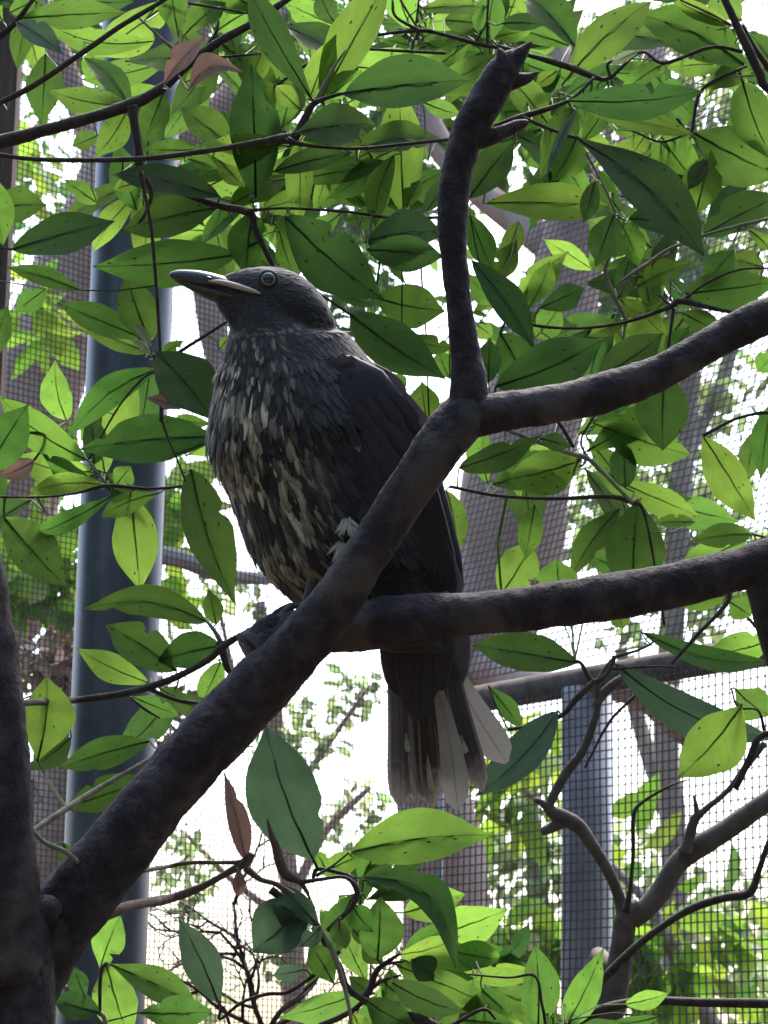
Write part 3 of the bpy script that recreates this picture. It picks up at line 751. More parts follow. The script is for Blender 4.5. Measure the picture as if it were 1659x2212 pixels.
R1.twig('E', '-60 1300 20; 200 1350 18; 500 1365 22; 800 1355 26; 915 1382 32; 990 1440 18; 1060 1800 14; 1100 2050 16', DR-.02)
R1.twig('E', '1900 950 24; 1700 900 22; 1500 930 18; 1310 1025 18', DR+.04)
R1.twig('G', '1800 130 16; 1640 90 16; 1560 70 14', DR)
R1.twig('G', '1425 380 28; 1420 470 30; 1350 560 26; 1250 660 24; 1080 850 18', DR-.1)
R1.twig('G', '1800 900 24; 1700 760 22; 1420 440 18', DR)
R1.twig('G', '1900 1330 24; 1640 1270 40; 1540 1440 44; 1460 1600 40', DR-.06)
R1.twig('G', '1640 1270 22; 1600 1130 16; 1480 1110 14; 1440 1000 12', DR-.02)
R1.twig('G', '740 800 30; 700 900 24; 610 960 40; 540 850 22; 500 830 14', DR-.04)
R1.twig('G', '610 960 36; 500 1070 40; 420 1160 30; 250 1220 20; 100 1245 24', DR-.06)
R1.twig('G', '720 880 22; 980 865 12; 1100 870 8', DR-.05)
R1.twig('G', '1000 700 10; 900 760 14; 740 810 22', DR-.03)

R1.leaves('B', '''1050 560 1500 330 160 m
1060 50 1620 15 120 b
1190 120 1420 150 150 l
1450 250 1500 -90 180 m
1460 230 1720 180 110 b
1540 140 1800 150 110 d
1000 280 810 240 70 l
1340 1190 1612 840 200 d
1345 1290 1480 1630 160 m
1640 1330 1540 1600 120 b
1000 320 1200 440 110 b''')
L_C = '''430 290 90 -60 230 m
400 290 -70 180 130 b
350 540 905 -30 250 b
1520 420 810 90 330 m c.05
390 640 1262 582 210 d
420 670 1185 835 150 b
1240 570 1570 440 150 b
1500 520 1685 1030 240 m
1180 840 1730 1120 350 m
440 870 1235 1655 330 d c-.04
-150 1290 648 1315 240 b
680 1360 560 1690 200 d
700 1380 840 1690 160 l
1200 1360 1290 955 230 l
960 830 1230 1200 240 b
1270 1010 1150 1210 110 d
430 680 230 1125 200 m
440 700 240 1110 60 g
450 860 300 1160 220 m
640 760 850 865 120 l
1240 1500 1760 1230 230 m
1540 1460 1700 1600 80 b
1440 170 1000 -40 100 b
320 450 180 560 90 b
850 320 660 405 60 p
1000 400 700 620 120 b
900 830 780 1000 120 l
560 1150 480 1420 120 d'''
R1.leaves('C', L_C)
R1.leaves('E', '''190 760 772 500 270 d
740 710 1095 475 200 d
400 500 545 325 150 l
420 340 672 230 130 d
60 80 395 570 170 d
300 -30 190 200 130 b
900 400 690 490 90 b
1190 360 1435 485 120 m
1180 290 1585 330 90 b
1200 260 1730 190 200 m
950 220 1225 90 130 b
1110 640 1090 1112 265 m
715 955 1235 1135 220 l
-10 1200 440 1030 140 d
430 1040 595 1085 90 d
650 1160 248 1270 230 b
1310 1030 1602 1485 190 b
1680 850 1620 1265 140 m
1700 560 1600 680 120 b
90 430 170 490 90 l
150 740 160 495 130 d
790 130 700 20 120 b
800 60 900 -60 130 m
850 280 960 380 100 b
1330 200 1480 20 150 m
1640 120 1450 60 140 b
1115 600 1230 440 130 m
1110 660 960 640 110 m''')
R1.leaves('G', '''850 480 877 -140 340 m
60 430 255 105 250 b
420 430 395 215 220 b
1560 70 1192 110 140 b
1220 0 955 0 80 b
520 845 -120 730 220 m
1410 440 1098 480 140 l
1440 500 1615 420 130 m
900 660 1710 810 130 m c.10
1700 700 1238 800 200 b
740 850 1730 1310 225 g c.08
1500 1100 1115 1515 350 b z-.16
1460 1000 1665 1155 200 m
400 1130 -90 1660 215 g c-.06
-20 980 175 1235 110 m
440 620 500 560 90 b
560 430 480 600 60 m
760 520 790 640 110 b
1420 470 1560 560 150 b''')
R1.leaves('K', '''2060 1400 2000 1700 130 b''')
R1.leaves('W', '''965 1060 985 1205 52 b
1080 720 1150 860 90 m''')

# ---- low shrub at the bottom
DLo = 1.6
B1 = Shrub('low_shrub', 'low leafy shrub with curling dark twigs beneath the tail', 'shrub', P(900, 2420, DLo))
fp = P(900, 2420, DLo)
B1.twig('W', [(Vector((fp.x, fp.y, -.03)), .016), (Vector((fp.x, fp.y, .8)), .013)]+wpts('W', '900 2420 60; 940 2300 50; 1000 2240 40', DLo), DLo, 'twig', 'stem', 12)
B1.twig('I', '150 820 50; 300 940 42; 430 1040 46; 480 1150 38; 560 1280 42; 600 1400 46; 700 1480 42; 850 1560 52; 1050 1600 62; 1180 1680 62; 1250 1800 60', DLo-.05, sides=10)
B1.twig('I', '128 400 6; 150 480 30; 180 570 52; 230 720 62; 330 780 36; 390 890 14; 430 1020 22', DLo-.05, 'brown_twig')
B1.twig('I', '330 780 30; 450 760 24; 600 750 24; 668 830 40; 640 920 36; 560 1000 32; 490 1070 30', DLo-.06)
B1.twig('I', '420 740 26; 520 680 14; 620 600 12', DLo-.04)
B1.twig('I', '400 780 20; 430 700 26; 560 720 26; 650 750 24', DLo-.02)
B1.twig('I', '700 1480 46; 745 1420 44; 780 1320 36; 830 1270 28; 920 1210 20', DLo-.02)
B1.twig('I', '740 1430 24; 820 1370 20; 930 1335 14', DLo-.02)
B1.twig('I', '440 1640 34; 560 1590 34; 650 1540 32; 720 1480 32', DLo-.04)
B1.twig('I', '440 1040 14; 500 1150 30; 540 1240 34; 590 1400 26; 625 1560 24; 635 1720 22', DLo-.09, 'pale_twig')
B1.twig('I', '560 1040 12; 620 1050 14; 700 970 14', DLo)
B1.twig('I', '830 1270 20; 1000 1240 14; 1200 1190 12', DLo+.05)
B1.twig('I', '1180 1680 40; 1300 1600 26; 1430 1540 22; 1500 1600 14', DLo)
B1.twig('I', '1180 1700 40; 1500 1720 36; 1750 1700 30; 1900 1660 22', DLo)
B1.twig('J', '-140 1330 10; 100 1350 14; 260 1340 18; 300 1500 20; 320 1640 22; 260 1720 24', DLo+.02)
B1.twig('J', '260 1720 24; 430 1660 20; 480 1600 14', DLo+.02)
B1.twig('H', '600 990 60 -.13; 760 925 62 -.1; 1000 880 60; 1180 820 46; 1350 730 40; 1470 660 60; 1500 600 70', DLo-.12, 'brown_twig', sides=10)
B1.twig('H', '700 750 26 -.12; 860 710 26 -.1; 1000 685 26; 1150 660 26; 1390 660 26; 1480 650 40', DLo-.12, 'brown_twig')
B1.twig('H', '1470 690 50; 1560 760 34; 1659 790 30; 1760 860 46', DLo-.1, 'brown_twig')
B1.twig('H', '1330 1520 18; 1320 1600 20; 1450 1500 22; 1600 1450 26; 1720 1440 26; 1850 1360 28; 1960 1270 24; 2040 1190 26', DLo-.03)
B1.twig('H', '1340 1520 18; 1400 1680 22; 1500 1800 30', DLo-.03)
B1.twig('H', '380 1400 30; 450 1440 26; 540 1540 28; 620 1580 30; 640 1700 30', DLo+.1, 'pale_twig')
B1.twig('H', '450 1530 24; 600 1560 26', DLo+.1, 'pale_twig')
B1.twig('H', '600 1580 20; 600 1400 22; 610 1300 24; 640 1260 20', DLo+.1)
B1.leaves('H', '''600 1300 716 985 190 b
640 1270 770 1720 260 b
660 1270 1190 1505 170 m
830 1560 1280 1560 190 m
600 1560 318 1478 160 d
510 1460 450 1285 130 d
1310 1500 1072 995 205 g
1470 640 1360 145 120 x
1430 700 1440 880 70 x''')
B1.leaves('I', '''620 600 1475 500 285 b
650 750 1285 1290 190 d c-.22
950 960 1322 845 200 l
1150 1090 1568 960 250 l
1230 1190 1555 1245 170 l
920 1210 1295 1120 170 b
930 1240 1405 1345 150 b
900 1270 1595 1575 180 m c-.06
790 1240 820 865 250 m
430 1030 212 788 120 g
530 1390 388 1148 160 m
380 900 35 1200 300 g
420 960 140 900 200 g
1370 1330 1710 1300 130 b
440 720 725 588 130 b
700 750 885 630 120 l
720 1480 1005 1645 180 d
880 1380 1325 1565 180 d
640 1560 720 1730 140 b
1430 1540 1710 1665 110 l
1300 1600 1610 1630 130 m
760 1450 618 1340 110 m
720 1160 645 995 100 m
560 1040 440 960 100 m
640 920 760 1080 150 m
560 860 640 960 80 l
480 700 420 590 80 b
830 1270 700 1150 110 m
560 1000 600 1180 120 d
1000 1240 1130 1370 150 d
820 1370 960 1480 130 m
450 1040 330 1170 110 g
360 1300 160 1330 120 g''')
B1.leaves('I', '''410 650 90 -150 430 g''')
B1.leaves('J', '''250 1340 -160 1330 120 b
280 1650 250 1128 225 m
430 1670 702 1188 200 b
800 1510 1062 1440 120 b
1000 1585 690 1640 90 m
-60 1420 115 1575 120 m
100 1700 130 1480 100 l''')

# ---- further leaves crowding the same twigs
def crowd(sh, n, ok, dz):
    cand = [q for q in sh.tw if ok(q[0], q[1]) and q[4].name.split('.')[0] in ('twig', 'branch')]
    for _ in range(n):
        q = rnd.choice(cand); a = rnd.uniform(0, 6.283); l = rnd.uniform(110, 215); st_ = rnd.uniform(8, 34)
        d = q[2]+rnd.uniform(*dz); bx_, by_ = q[0]+math.cos(a)*st_, q[1]+math.sin(a)*st_
        a += rnd.uniform(-.5, .5)
        base = P(bx_, by_, d); tip = P(bx_+math.cos(a)*l, by_+math.sin(a)*l*.9+20, d+rnd.uniform(-.3, .3)*l/F*d)
        mt = rnd.choices(('lit_tone', 'mid_tone', 'shaded_tone'), (.30, .48, .22))[0]  # lit, middle and shaded leaf colours dealt out at random
        make_leaf('leaf', base, tip, l*rnd.uniform(.30, .42)/F*d, mt, q[4], q[3], rnd.uniform(-.08, .08), rnd.uniform(.02, .25), R(rnd.choice((-1, 1))*rnd.uniform(5, 45)), rnd.choice((0, 1, 2)), rnd.uniform(.01, .035), rnd, rnd.uniform(-.06, .15))
crowd(L1, 78, lambda x, y: y < 720 and 420 < x < 960, (.08, .30))
crowd(L1, 8, lambda x, y: y < 300 and x < 420, (.04, .2))
crowd(L1, 20, lambda x, y: y < 1000 and x < 400, (.04, .2))
crowd(L1, 12, lambda x, y: 1000 < y < 1700 and 60 < x < 400, (.04, .15))
crowd(R1, 125, lambda x, y: y < 760 and 880 < x < 1720, (.08, .30))
crowd(R1, 22, lambda x, y: 760 < y < 1300 and 980 < x < 1700, (.08, .25))
crowd(B1, 34, lambda x, y: y > 1880 and 760 < x < 1300, (.05, .22))

# ---- bush of fine dry twigs in the bright gap
def dry_bush():
    d0 = 2.5; rs = random.Random(12)
    foot = P(560, 2380, d0); root = empty('dry_bush', (foot.x, foot.y, 0), 'bush of fine bare twigs against the white gap under the limb', 'bush')
    tube('stem', [(Vector((foot.x, foot.y, -.03)), .012), (Vector((foot.x, foot.y, .9)), .01), (P(560, 2380, d0), .008), (P(575, 2230, d0), .006)], 'twig', root, 8, 5)
    def grow(x, y, a, l, w, lev, d):
        pts = [(P(x, y, d), w)]; n = 4
        for i in range(n):
            a += rs.uniform(-.35, .35); x += math.cos(a)*l/n; y -= math.sin(a)*l/n; d += rs.uniform(-.02, .02)
            pts.append((P(x, y, d), w*(1-.14*(i+1))))
            if lev < 3 and rs.random() < .8: grow(x, y, a+rs.choice((-1, 1))*rs.uniform(.4, 1.1), l*rs.uniform(.45, .75), w*.62, lev+1, d)
        tube('twig', pts, 'twig', root, 5, 3, .1)
    for a in (2.5, 2.0, 1.6, 1.25, .9, .55): grow(575, 2235, a, rs.uniform(170, 300), .0032, 0, d0)
dry_bush()

# ================================================================== THE BIRD
DB = 1.398
PX = DB/F
bird_foot = P(655, 1330, DB)
bird = empty('bird', bird_foot, 'dark streaky-breasted bird with head raised, perched on the forked limb', 'bird')
def BP(x, y, z=0): return P(x, y, DB + z*PX)          # z in picture units, minus = towards the viewer
def loft(slices, n=28):
    """slices: (xc, yc, half width, half depth, tilt deg, zc) -> closed geometry"""
    V, Fc = [], []
    for (x, y, a, b, tl, z) in slices:
        for k in range(n):
            t = 2*math.pi*k/n; u = math.cos(t)*a; v = math.sin(t)*b
            V.append(BP(x+u*math.cos(R(tl)), y+u*math.sin(R(tl)), z+v))
    m = len(slices)
    for i in range(m-1):
        for k in range(n):
            Fc.append((i*n+k, i*n+(k+1) % n, (i+1)*n+(k+1) % n, (i+1)*n+k))
    Fc.append(tuple(range(n-1, -1, -1))); Fc.append(tuple((m-1)*n+k for k in range(n)))
    return V, Fc
def join(geos):
    V, Fc = [], []
    for v, f in geos:
        b = len(V); V += v; Fc += [tuple(i+b for i in q) for q in f]
    return V, Fc
LR = [(715, 512, 752), (760, 494, 786), (800, 466, 822), (850, 458, 862), (900, 450, 894), (950, 444, 914), (1000, 456, 926), (1050, 482, 938), (1100, 503, 950), (1150, 520, 960), (1200, 541, 966), (1250, 580, 968), (1295, 628, 960), (1335, 690, 945), (1375, 775, 950), (1410, 830, 975)]
tor = []
for i, (y, l, r) in enumerate(LR):
    t = i/(len(LR)-1)
    hw = (r-l)/2; dp = hw*(.80 if y < 1250 else .62+.0*t)
    tor.append(((l+r)/2, y, hw-3, min(dp, 178), 0, 10+18*t))
neck = [(556, 640, 70, 48, 20, 0), (585, 665, 102, 62, 22, 0), (612, 695, 120, 76, 22, 2), (628, 730, 134, 92, 18, 4), (640, 770, 155, 118, 8, 6), (645, 810, 170, 140, 2, 8)]
head = []
for i in range(13):                                   # skull, beak base to nape
    t = i/12; x = 462+t*262; top = [607, 593, 585, 579, 576, 575, 576, 580, 588, 601, 620, 648, 690][i]; bot = [652, 688, 716, 724, 724, 722, 720, 720, 720, 720, 720, 716, 706][i]
    head.append((x, (top+bot)/2, (bot-top)/2, [17, 29, 38, 46, 53, 58, 62, 64, 64, 61, 54, 42, 16][i], 90, 0))
throat = [(470, 640, 16, 20, 75, 0), (476, 658, 26, 24, 60, 0), (500, 690, 34, 34, 40, 0), (545, 730, 46, 56, 20, 0), (580, 780, 84, 90, 5, 0)]
V, Fc = join([loft(tor), loft(neck), loft(head), loft(throat)])
tmp = mk('bird_tmp', V, Fc, 'plume', None)
md = tmp.modifiers.new('r', 'REMESH'); md.mode = 'VOXEL'; md.voxel_size = .0021; md.use_smooth_shade = True
md = tmp.modifiers.new('s', 'SMOOTH'); md.factor = .5; md.iterations = 7
dg = bpy.context.evaluated_depsgraph_get(); dg.update()
me = bpy.data.meshes.new_from_object(tmp.evaluated_get(dg))
off = tmp.location.copy()
bpy.data.objects.remove(tmp, do_unlink=True)
me.name = 'body'; body = bpy.data.objects.new('body', me); COL.objects.link(body); body.parent = bird; body.location = off - bird.location
me.materials.clear(); me.materials.append(M['plume']); me.polygons.foreach_set('use_smooth', [True]*len(me.polygons))
INV = np.array(CAM_ROT.transposed())
def project(A):
    q = (A-np.array(CAM_LOC)) @ INV.T; d = -q[:, 2]
    return 829.5+q[:, 0]/d*F, 1106-q[:, 1]/d*F, d
nv = len(me.vertices); co = np.empty(nv*3); me.vertices.foreach_get('co', co); co = co.reshape(-1, 3)+np.array(off)
bx, by, bd = project(co)
def sm(a, b, x): return np.clip((x-a)/(b-a), 0, 1)**2*(3-2*np.clip((x-a)/(b-a), 0, 1))
def region_cols(x, y):
    """(streak colour, edge colour) of the plumage at picture position"""
    head = np.array((.042, .040, .047)); buff = np.array((.54, .475, .375)); edge = np.array((.027, .022, .028))
    bre = (1-sm(500, 660, x-(y-800)*.34))*sm(700, 770, y)          # breast and flank side
    low = sm(1120, 1330, y)
    collar = math.exp(-((y-(722-(x-600)*.2))/16)**2)*(1 if x > 560 else .2)*(.4+1.2*max(0, noise.noise(Vector((x*.04, y*.05, 1)))+.3))
    nape = float(sm(640, 720, x)*(1-sm(740, 800, y))*sm(600, 640, y))
    s = head*(1-bre)+buff*bre*(1-.5*low)
    collar = min(collar, 1)
    s = s*(1-.8*collar)+np.array((.24, .215, .17))*.8*collar
    s = s*(1-.4*nape)+np.array((.14, .135, .13))*.4*nape
    return s, edge*(1-.0*bre), bre
cols = np.ones((nv, 4), dtype=np.float32); cols[:, :3] = (.034, .031, .037)
ca = me.color_attributes.new('plume', 'FLOAT_COLOR', 'POINT'); ca.data.foreach_set('color', cols.ravel())

# ---- contour feathers over the body (uncountable: one part)
npoly = len(me.polygons); cen = np.empty(npoly*3); me.polygons.foreach_get('center', cen); cen = cen.reshape(-1, 3)+np.array(off)
nor = np.empty(npoly*3); me.polygons.foreach_get('normal', nor); nor = nor.reshape(-1, 3)
ar = np.empty(npoly); me.polygons.foreach_get('area', ar)
px_, py_, pd_ = project(cen)
rs = np.random.RandomState(3)
vx, vy = np.array(VX), np.array(VY)
FV, FF, FCo = [], [], []
def add_feather(c, nrm, d2, L, W, s_col, e_col, lift=.12, tipw=.35, streak=.30, tipcol=None):
    d3 = vx*d2[0]-vy*d2[1]; d3 = d3-nrm*d3.dot(nrm); ln = np.linalg.norm(d3)
    if ln < 1e-6: return
    d3 /= ln; sd = np.cross(nrm, d3)
    b = len(FV)
    prof = [.45, .95, 1.0, .72, .22]
    for i, w_ in enumerate(prof):
        t = i/4
        for j, s in enumerate((-1, -.42, 0, .42, 1)):
            up = lift*L*(t*(1.15-t*.55)) + .012*L - abs(s)*.10*W*w_
            FV.append(c + d3*(L*(t-.15)) + sd*(W*.5*w_*s) + nrm*up)
            k_ = (.25, .75, 1.05, .85, .3)[i]; cc = s_col*k_+e_col*(1-k_)*.6 if s == 0 else (s_col*.42*k_+e_col*.6 if abs(s) < .5 else e_col)
            if tipcol is not None and i >= 3: cc = tipcol
            FCo.append((*cc, 1))
    for i in range(4):
        for j in range(4):
            k = b+i*5+j; FF.append((k, k+1, k+6, k+5))
order = []
acc = np.cumsum(ar); tot = acc[-1]
N = 9500
pick = np.searchsorted(acc, rs.uniform(0, tot, N)); pick = pick[np.argsort(-py_[pick])]
for i in pick:
    x, y = px_[i], py_[i]
    if y > 1330: continue
    if x < 484 and 580 < y < 652: continue
    s, e, bre = region_cols(x, y)
    hd = float(1-sm(690, 760, y+ (0 if x < 640 else -20)))
    v = rs.uniform(.65, 1.25)
    if hd > .5:
        L, W = rs.uniform(13, 20), rs.uniform(8, 11); d2 = np.array((1.0, .15+.5*max(0, (x-560)/160)+(.5 if y > 660 else 0)))
        if x < 545 and y > 640: d2 = np.array((.55, .8))
        add_feather(cen[i], nor[i], d2+rs.normal(size=2)*.14, L*PX, W*PX, s*v*1.25, s*v*.7, .07)
        continue
    f = float(sm(740, 900, y)); g_ = float(sm(560, 800, x))
    L = (24+f*30)*rs.uniform(.7, 1.3); W = (10+f*7)*rs.uniform(.75, 1.25)
    d2 = np.array((.16+.55*g_*f+.18*float(sm(900, 1200, y)), 1.0))
    if x < 500: d2 = np.array((-.05+.25*float(sm(930, 1100, y)), 1))
    if y < 770 and x > 600: d2 = np.array((.55, .8))
    white = rs.rand() < .04*bre
    pp = x-y*.36*f+14*noise.noise(Vector((x*.01, y*.012, 8)))
    st_ = noise.noise(Vector((pp*.072, y*.0095, 3)))+.35*noise.noise(Vector((pp*.15, y*.03, 5)))
    st_ = float(sm(-.12, .42, st_))
    ss = (s*st_*1.25+np.array((.036, .031, .036))*(1-st_))*v
    e = ss*.6+e*.4
    add_feather(cen[i], nor[i], d2+rs.normal(size=2)*.10, L*PX, W*PX, ss, e*v, .06+.06*rs.rand())
# two white downy tufts on the flank
ki = np.argmin((px_-742)**2+(py_-1140)**2+(pd_-pd_.min())**2*1e5)
for (tx, ty, n_, sc) in ((748, 1132, 16, 1.0), (737, 1178, 16, 1.2)):
    near = np.where(nor @ np.array(VZ) > .3)[0]; i = near[np.argmin((px_[near]-tx)**2+(py_[near]-ty)**2)]
    for k in range(n_):
        a = rs.uniform(-.9, 1.1); add_feather(cen[i]+nor[i]*.003+vx*rs.uniform(-8, 8)*PX+vy*rs.uniform(-8, 8)*PX, nor[i], np.array((math.sin(a), math.cos(a))), rs.uniform(26, 42)*PX*sc, 8*PX, np.array((.6, .58, .55)), np.array((.35, .33, .3)), .22)
fm = bpy.data.meshes.new('contour_feathers'); org = np.array(bird_foot)
fm.from_pydata((np.array(FV)-org).tolist(), [], FF)
ca = fm.color_attributes.new('plume', 'FLOAT_COLOR', 'POINT'); ca.data.foreach_set('color', np.clip(np.array(FCo, dtype=np.float32), 0, .9).ravel())
fm.polygons.foreach_set('use_smooth', [True]*len(fm.polygons)); fm.materials.append(M['plume'])
fo = bpy.data.objects.new('contour_feathers', fm); COL.objects.link(fo); fo.parent = bird; fo['kind'] = 'stuff'

# ---- flight and tail feathers
def feather_mat(name, c0, c1, edge, tip=.8, ew=.82, rough=.6):
    m, n, L = newmat(name)
    uv = add(n, 'ShaderNodeTexCoord'); sx = add(n, 'ShaderNodeSeparateXYZ'); L.new(uv.outputs['UV'], sx.inputs[0])
    av = math_(n, L, 'MULTIPLY', math_(n, L, 'ABSOLUTE', math_(n, L, 'SUBTRACT', sx.outputs[1], .5)), 2)
    rt = ramp(n, [(tip-.12, (0, 0, 0)), (tip+.08, (1, 1, 1))])
    nz = add(n, 'ShaderNodeTexNoise'); nz.inputs['Scale'].default_value = 260; nz.inputs['Detail'].default_value = 4; L.new(uv.outputs['Object'], nz.inputs['Vector'])
    L.new(math_(n, L, 'ADD', sx.outputs[0], math_(n, L, 'MULTIPLY', math_(n, L, 'SUBTRACT', nz.outputs[0], .5), .25)), rt.inputs[0])
    c = mixc(n, L, rt.outputs[0], c0, c1)
    re = ramp(n, [(ew, (0, 0, 0)), (min(ew+.12, .999), (1, 1, 1))]); L.new(av, re.inputs[0])
    c = mixc(n, L, math_(n, L, 'MULTIPLY', re.outputs[0], math_(n, L, 'POWER', sx.outputs[0], 1.5)), c, edge)
    # barbs
    ph = math_(n, L, 'SINE', math_(n, L, 'MULTIPLY', math_(n, L, 'SUBTRACT', sx.outputs[0], math_(n, L, 'MULTIPLY', av, .10)), 420))
    k = math_(n, L, 'ADD', math_(n, L, 'MULTIPLY', ph, .10), .95)
    rach = ramp(n, [(.03, (.6, .6, .6)), (.07, (1, 1, 1))]); L.new(av, rach.inputs[0])
    kk = add(n, 'ShaderNodeCombineColor'); [L.new(k, kk.inputs[i]) for i in range(3)]
    c = mixc(n, L, 1.0, mixc(n, L, 1.0, c, kk.outputs[0], 'MULTIPLY'), rach.outputs[0], 'MULTIPLY')
    c = mixc(n, L, math_(n, L, 'MULTIPLY', nz.outputs[0], .35), c, (c0[0]*.5, c0[1]*.5, c0[2]*.5))
    p = add(n, 'ShaderNodeBsdfPrincipled'); p.inputs['Roughness'].default_value = rough; p.inputs['Specular IOR Level'].default_value = .25; L.new(c, p.inputs['Base Color'])
    t = add(n, 'ShaderNodeBsdfTranslucent'); L.new(c, t.inputs[0])
    mx = add(n, 'ShaderNodeMixShader'); mx.inputs[0].default_value = .18; L.new(p.outputs[0], mx.inputs[1]); L.new(t.outputs[0], mx.inputs[2])
    o = add(n, 'ShaderNodeOutputMaterial'); L.new(mx.outputs[0], o.inputs[0])
    return m
M['f_dark'] = feather_mat('dark_feather', (.052, .046, .06), (.06, .053, .066), (.12, .11, .125), .9, .86)
M['f_tip'] = feather_mat('pale_tipped_feather', (.044, .037, .044), (.40, .37, .35), (.36, .33, .31), .93, .86)
M['f_mid'] = feather_mat('brown_feather_pale_inner', (.045, .035, .03), (.40, .36, .31), (.35, .31, .27), .90, .7)
M['f_tail'] = feather_mat('grey_brown_tail_feather', (.07, .06, .066), (.3, .27, .26), (.4, .37, .35), .88, .68)
M['f_pale'] = feather_mat('pale_feather', (.30, .27, .25), (.46, .43, .41), (.5, .48, .46), .45, .9)
def feather(name, b, t, width, mat, parent, z0=0, z1=0, bend=0.0, base_w=.25, arch=.03, roll=0, full=.8):
    B, T = BP(*b, z0), BP(*t, z1); ax = T-B; Ln = ax.length; a = ax.normalized(); side = Matrix.Rotation(R(roll), 3, a) @ a.cross(VZ).normalized(); nrm = side.cross(a)
    nu, nv = 14, 4; V, Fc, UV = [], [], []; wd = width*PX
    for i in range(nu+1):
        q = i/nu
        pr = (base_w+(1-base_w)*min(1, q/full)**.8)*(1 if q < full else math.sqrt(max(.02, 1-((q-full)/(1-full))**2.4)))
        c = B+a*(Ln*q)+side*(bend*Ln*math.sin(math.pi*q))+nrm*(arch*Ln*math.sin(math.pi*q))
        for j in range(nv+1):
            s = j/nv*2-1; V.append(c+side*(wd*.5*pr*s)-nrm*(abs(s)*wd*.09*pr)); UV.append((q, .5+.5*s))
    for i in range(nu):
        for j in range(nv):
            k = i*(nv+1)+j; Fc.append((k, k+1, k+nv+2, k+nv+1))
    return mk(name, V, Fc, mat, parent, True, UV, origin=B)
tail = empty('tail', BP(910, 1390, 40)); tail.parent = bird; tail.location = BP(910, 1390, 40)-bird.location; tail['label'] = 'dark tail with pale grey feathers fanned to one side'
def T_(x, y): return cv('T', x, y)
def TS(v): return cs('T', v)
for (b, t, wd, mt, z0, z1, bd_, bw) in [
        ((700, 300), (1300, 1385), 262, 'f_pale', 62, 66, .02, .12), ((760, 250), (1010, 1500), 210, 'f_dark', 60, 62, 0, .4),
        ((420, 200), (480, 1725), 205, 'f_tail', 44, 44, -.015, .55), ((560, 250), (610, 1700), 190, 'f_tail', 54, 50, 0, .5), ((560, 250), (690, 1690), 170, 'f_tail', 50, 46, 0, .5),
        ((620, 250), (735, 1725), 165, 'f_mid', 40, 36, .0, .5), ((700, 560), (925, 1752), 215, 'f_pale', 30, 26, -.03, .06),
        ((790, 200), (1115, 1605), 180, 'f_tail', 38, 36, .02, .55), ((700, 200), (850, 1500), 150, 'f_dark', 34, 36, 0, .6)]:
    feather('tail_feather', T_(*b), T_(*t), TS(wd), mt, tail, z0, z1, bd_, bw)
for (b, t, wd, z) in [((545, 1310), (600, 1660), 34, 30), ((525, 1150), (542, 1300), 46, 30), ((945, 1170), (985, 1310), 60, 22), ((695, 1310), (725, 1600), 48, 28)]:
    feather('pale_vane', T_(*b), T_(*t), TS(wd), 'f_pale', tail, z, z, .02, .3, 0)
for (b, t, wd, z) in [((640, 150), (640, 1065), 420, 16), ((470, 150), (470, 860), 300, 20), ((850, 150), (900, 820), 300, 20), ((660, 100), (560, 900), 330, 12), ((720, 100), (740, 900), 330, 14), ((640, 100), (650, 760), 460, 6)]:
    feather('undertail_covert', T_(*b), T_(*t), TS(wd), 'f_dark', tail, z, z+10, 0, .8, .04, 0, .35)

# ---- wings: shell, coverts, flight feathers
def wing(side):
    wg = empty('wing', BP(700, 800, 0)); wg.parent = bird; wg.location = BP(700, 800, 0)-bird.location
    sl = [(664, 778, 24, 6, -35, -64), (690, 812, 84, 13, -32, -92), (715, 860, 128, 22, -28, -116), (755, 930, 140, 24, -28, -126), (805, 1005, 128, 24, -28, -122), (852, 1080, 100, 22, -28, -104), (895, 1150, 76, 18, -26, -84), (935, 1220, 52, 12, -22, -60), (968, 1275, 22, 6, -20, -40)]
    if side < 0: sl = [(x+14, y, a, b, t, 44-z) for (x, y, a, b, t, z) in sl]
    V, Fc = loft(sl, 24); mk('wing_shell', V, Fc, 'f_dark', wg, True, [(.3, .5)]*len(V))
    if side < 0: return
    rs2 = random.Random(5)
    # flight feathers, then three rows of coverts laid like tiles
    for k in range(8):
        t = k/7
        feather('flight_feather', (780+70*t-20*(1-t), 940+40*t), (895+96*t, 1205+88*t**.8), 46, 'f_dark', wg, -140+22*t, -92+52*t, -.03, .5, .02, 24, .86)
    for (row, n, L, wd, mt) in ((0, 8, 150, 52, 'f_dark'), (1, 8, 105, 48, 'f_dark'), (2, 8, 75, 44, 'f_dark'), (3, 7, 55, 38, 'f_dark')):
        for k in range(n):
            t = k/(n-1)
            cx, cy = [(700, 985), (672, 915), (655, 855), (652, 810)][row]; ex, ey = [(880, 915), (868, 855), (832, 810), (770, 778)][row]
            x, y = cx+(ex-cx)*t, cy+(ey-cy)*t - 22*math.sin(math.pi*t)
            z = -118-32*math.sin(math.pi*(.15+.7*t)) + row*6
            if row >= 2: z += 12*(row-1)
            feather('covert', (x, y), (x+L*(.42+.1*t)+rs2.uniform(-5, 5), y+L*(.88-.1*t)+rs2.uniform(-6, 6)), wd*rs2.uniform(.9, 1.1), mt, wg, z, z-4, rs2.uniform(-.04, .02), .6, .05, 10, .6)
    feather('covert', (752, 905), (776, 975), 18, 'f_tip', wg, -166, -168, 0, .6, .05, 5, .55)
wing(1); wing(-1)

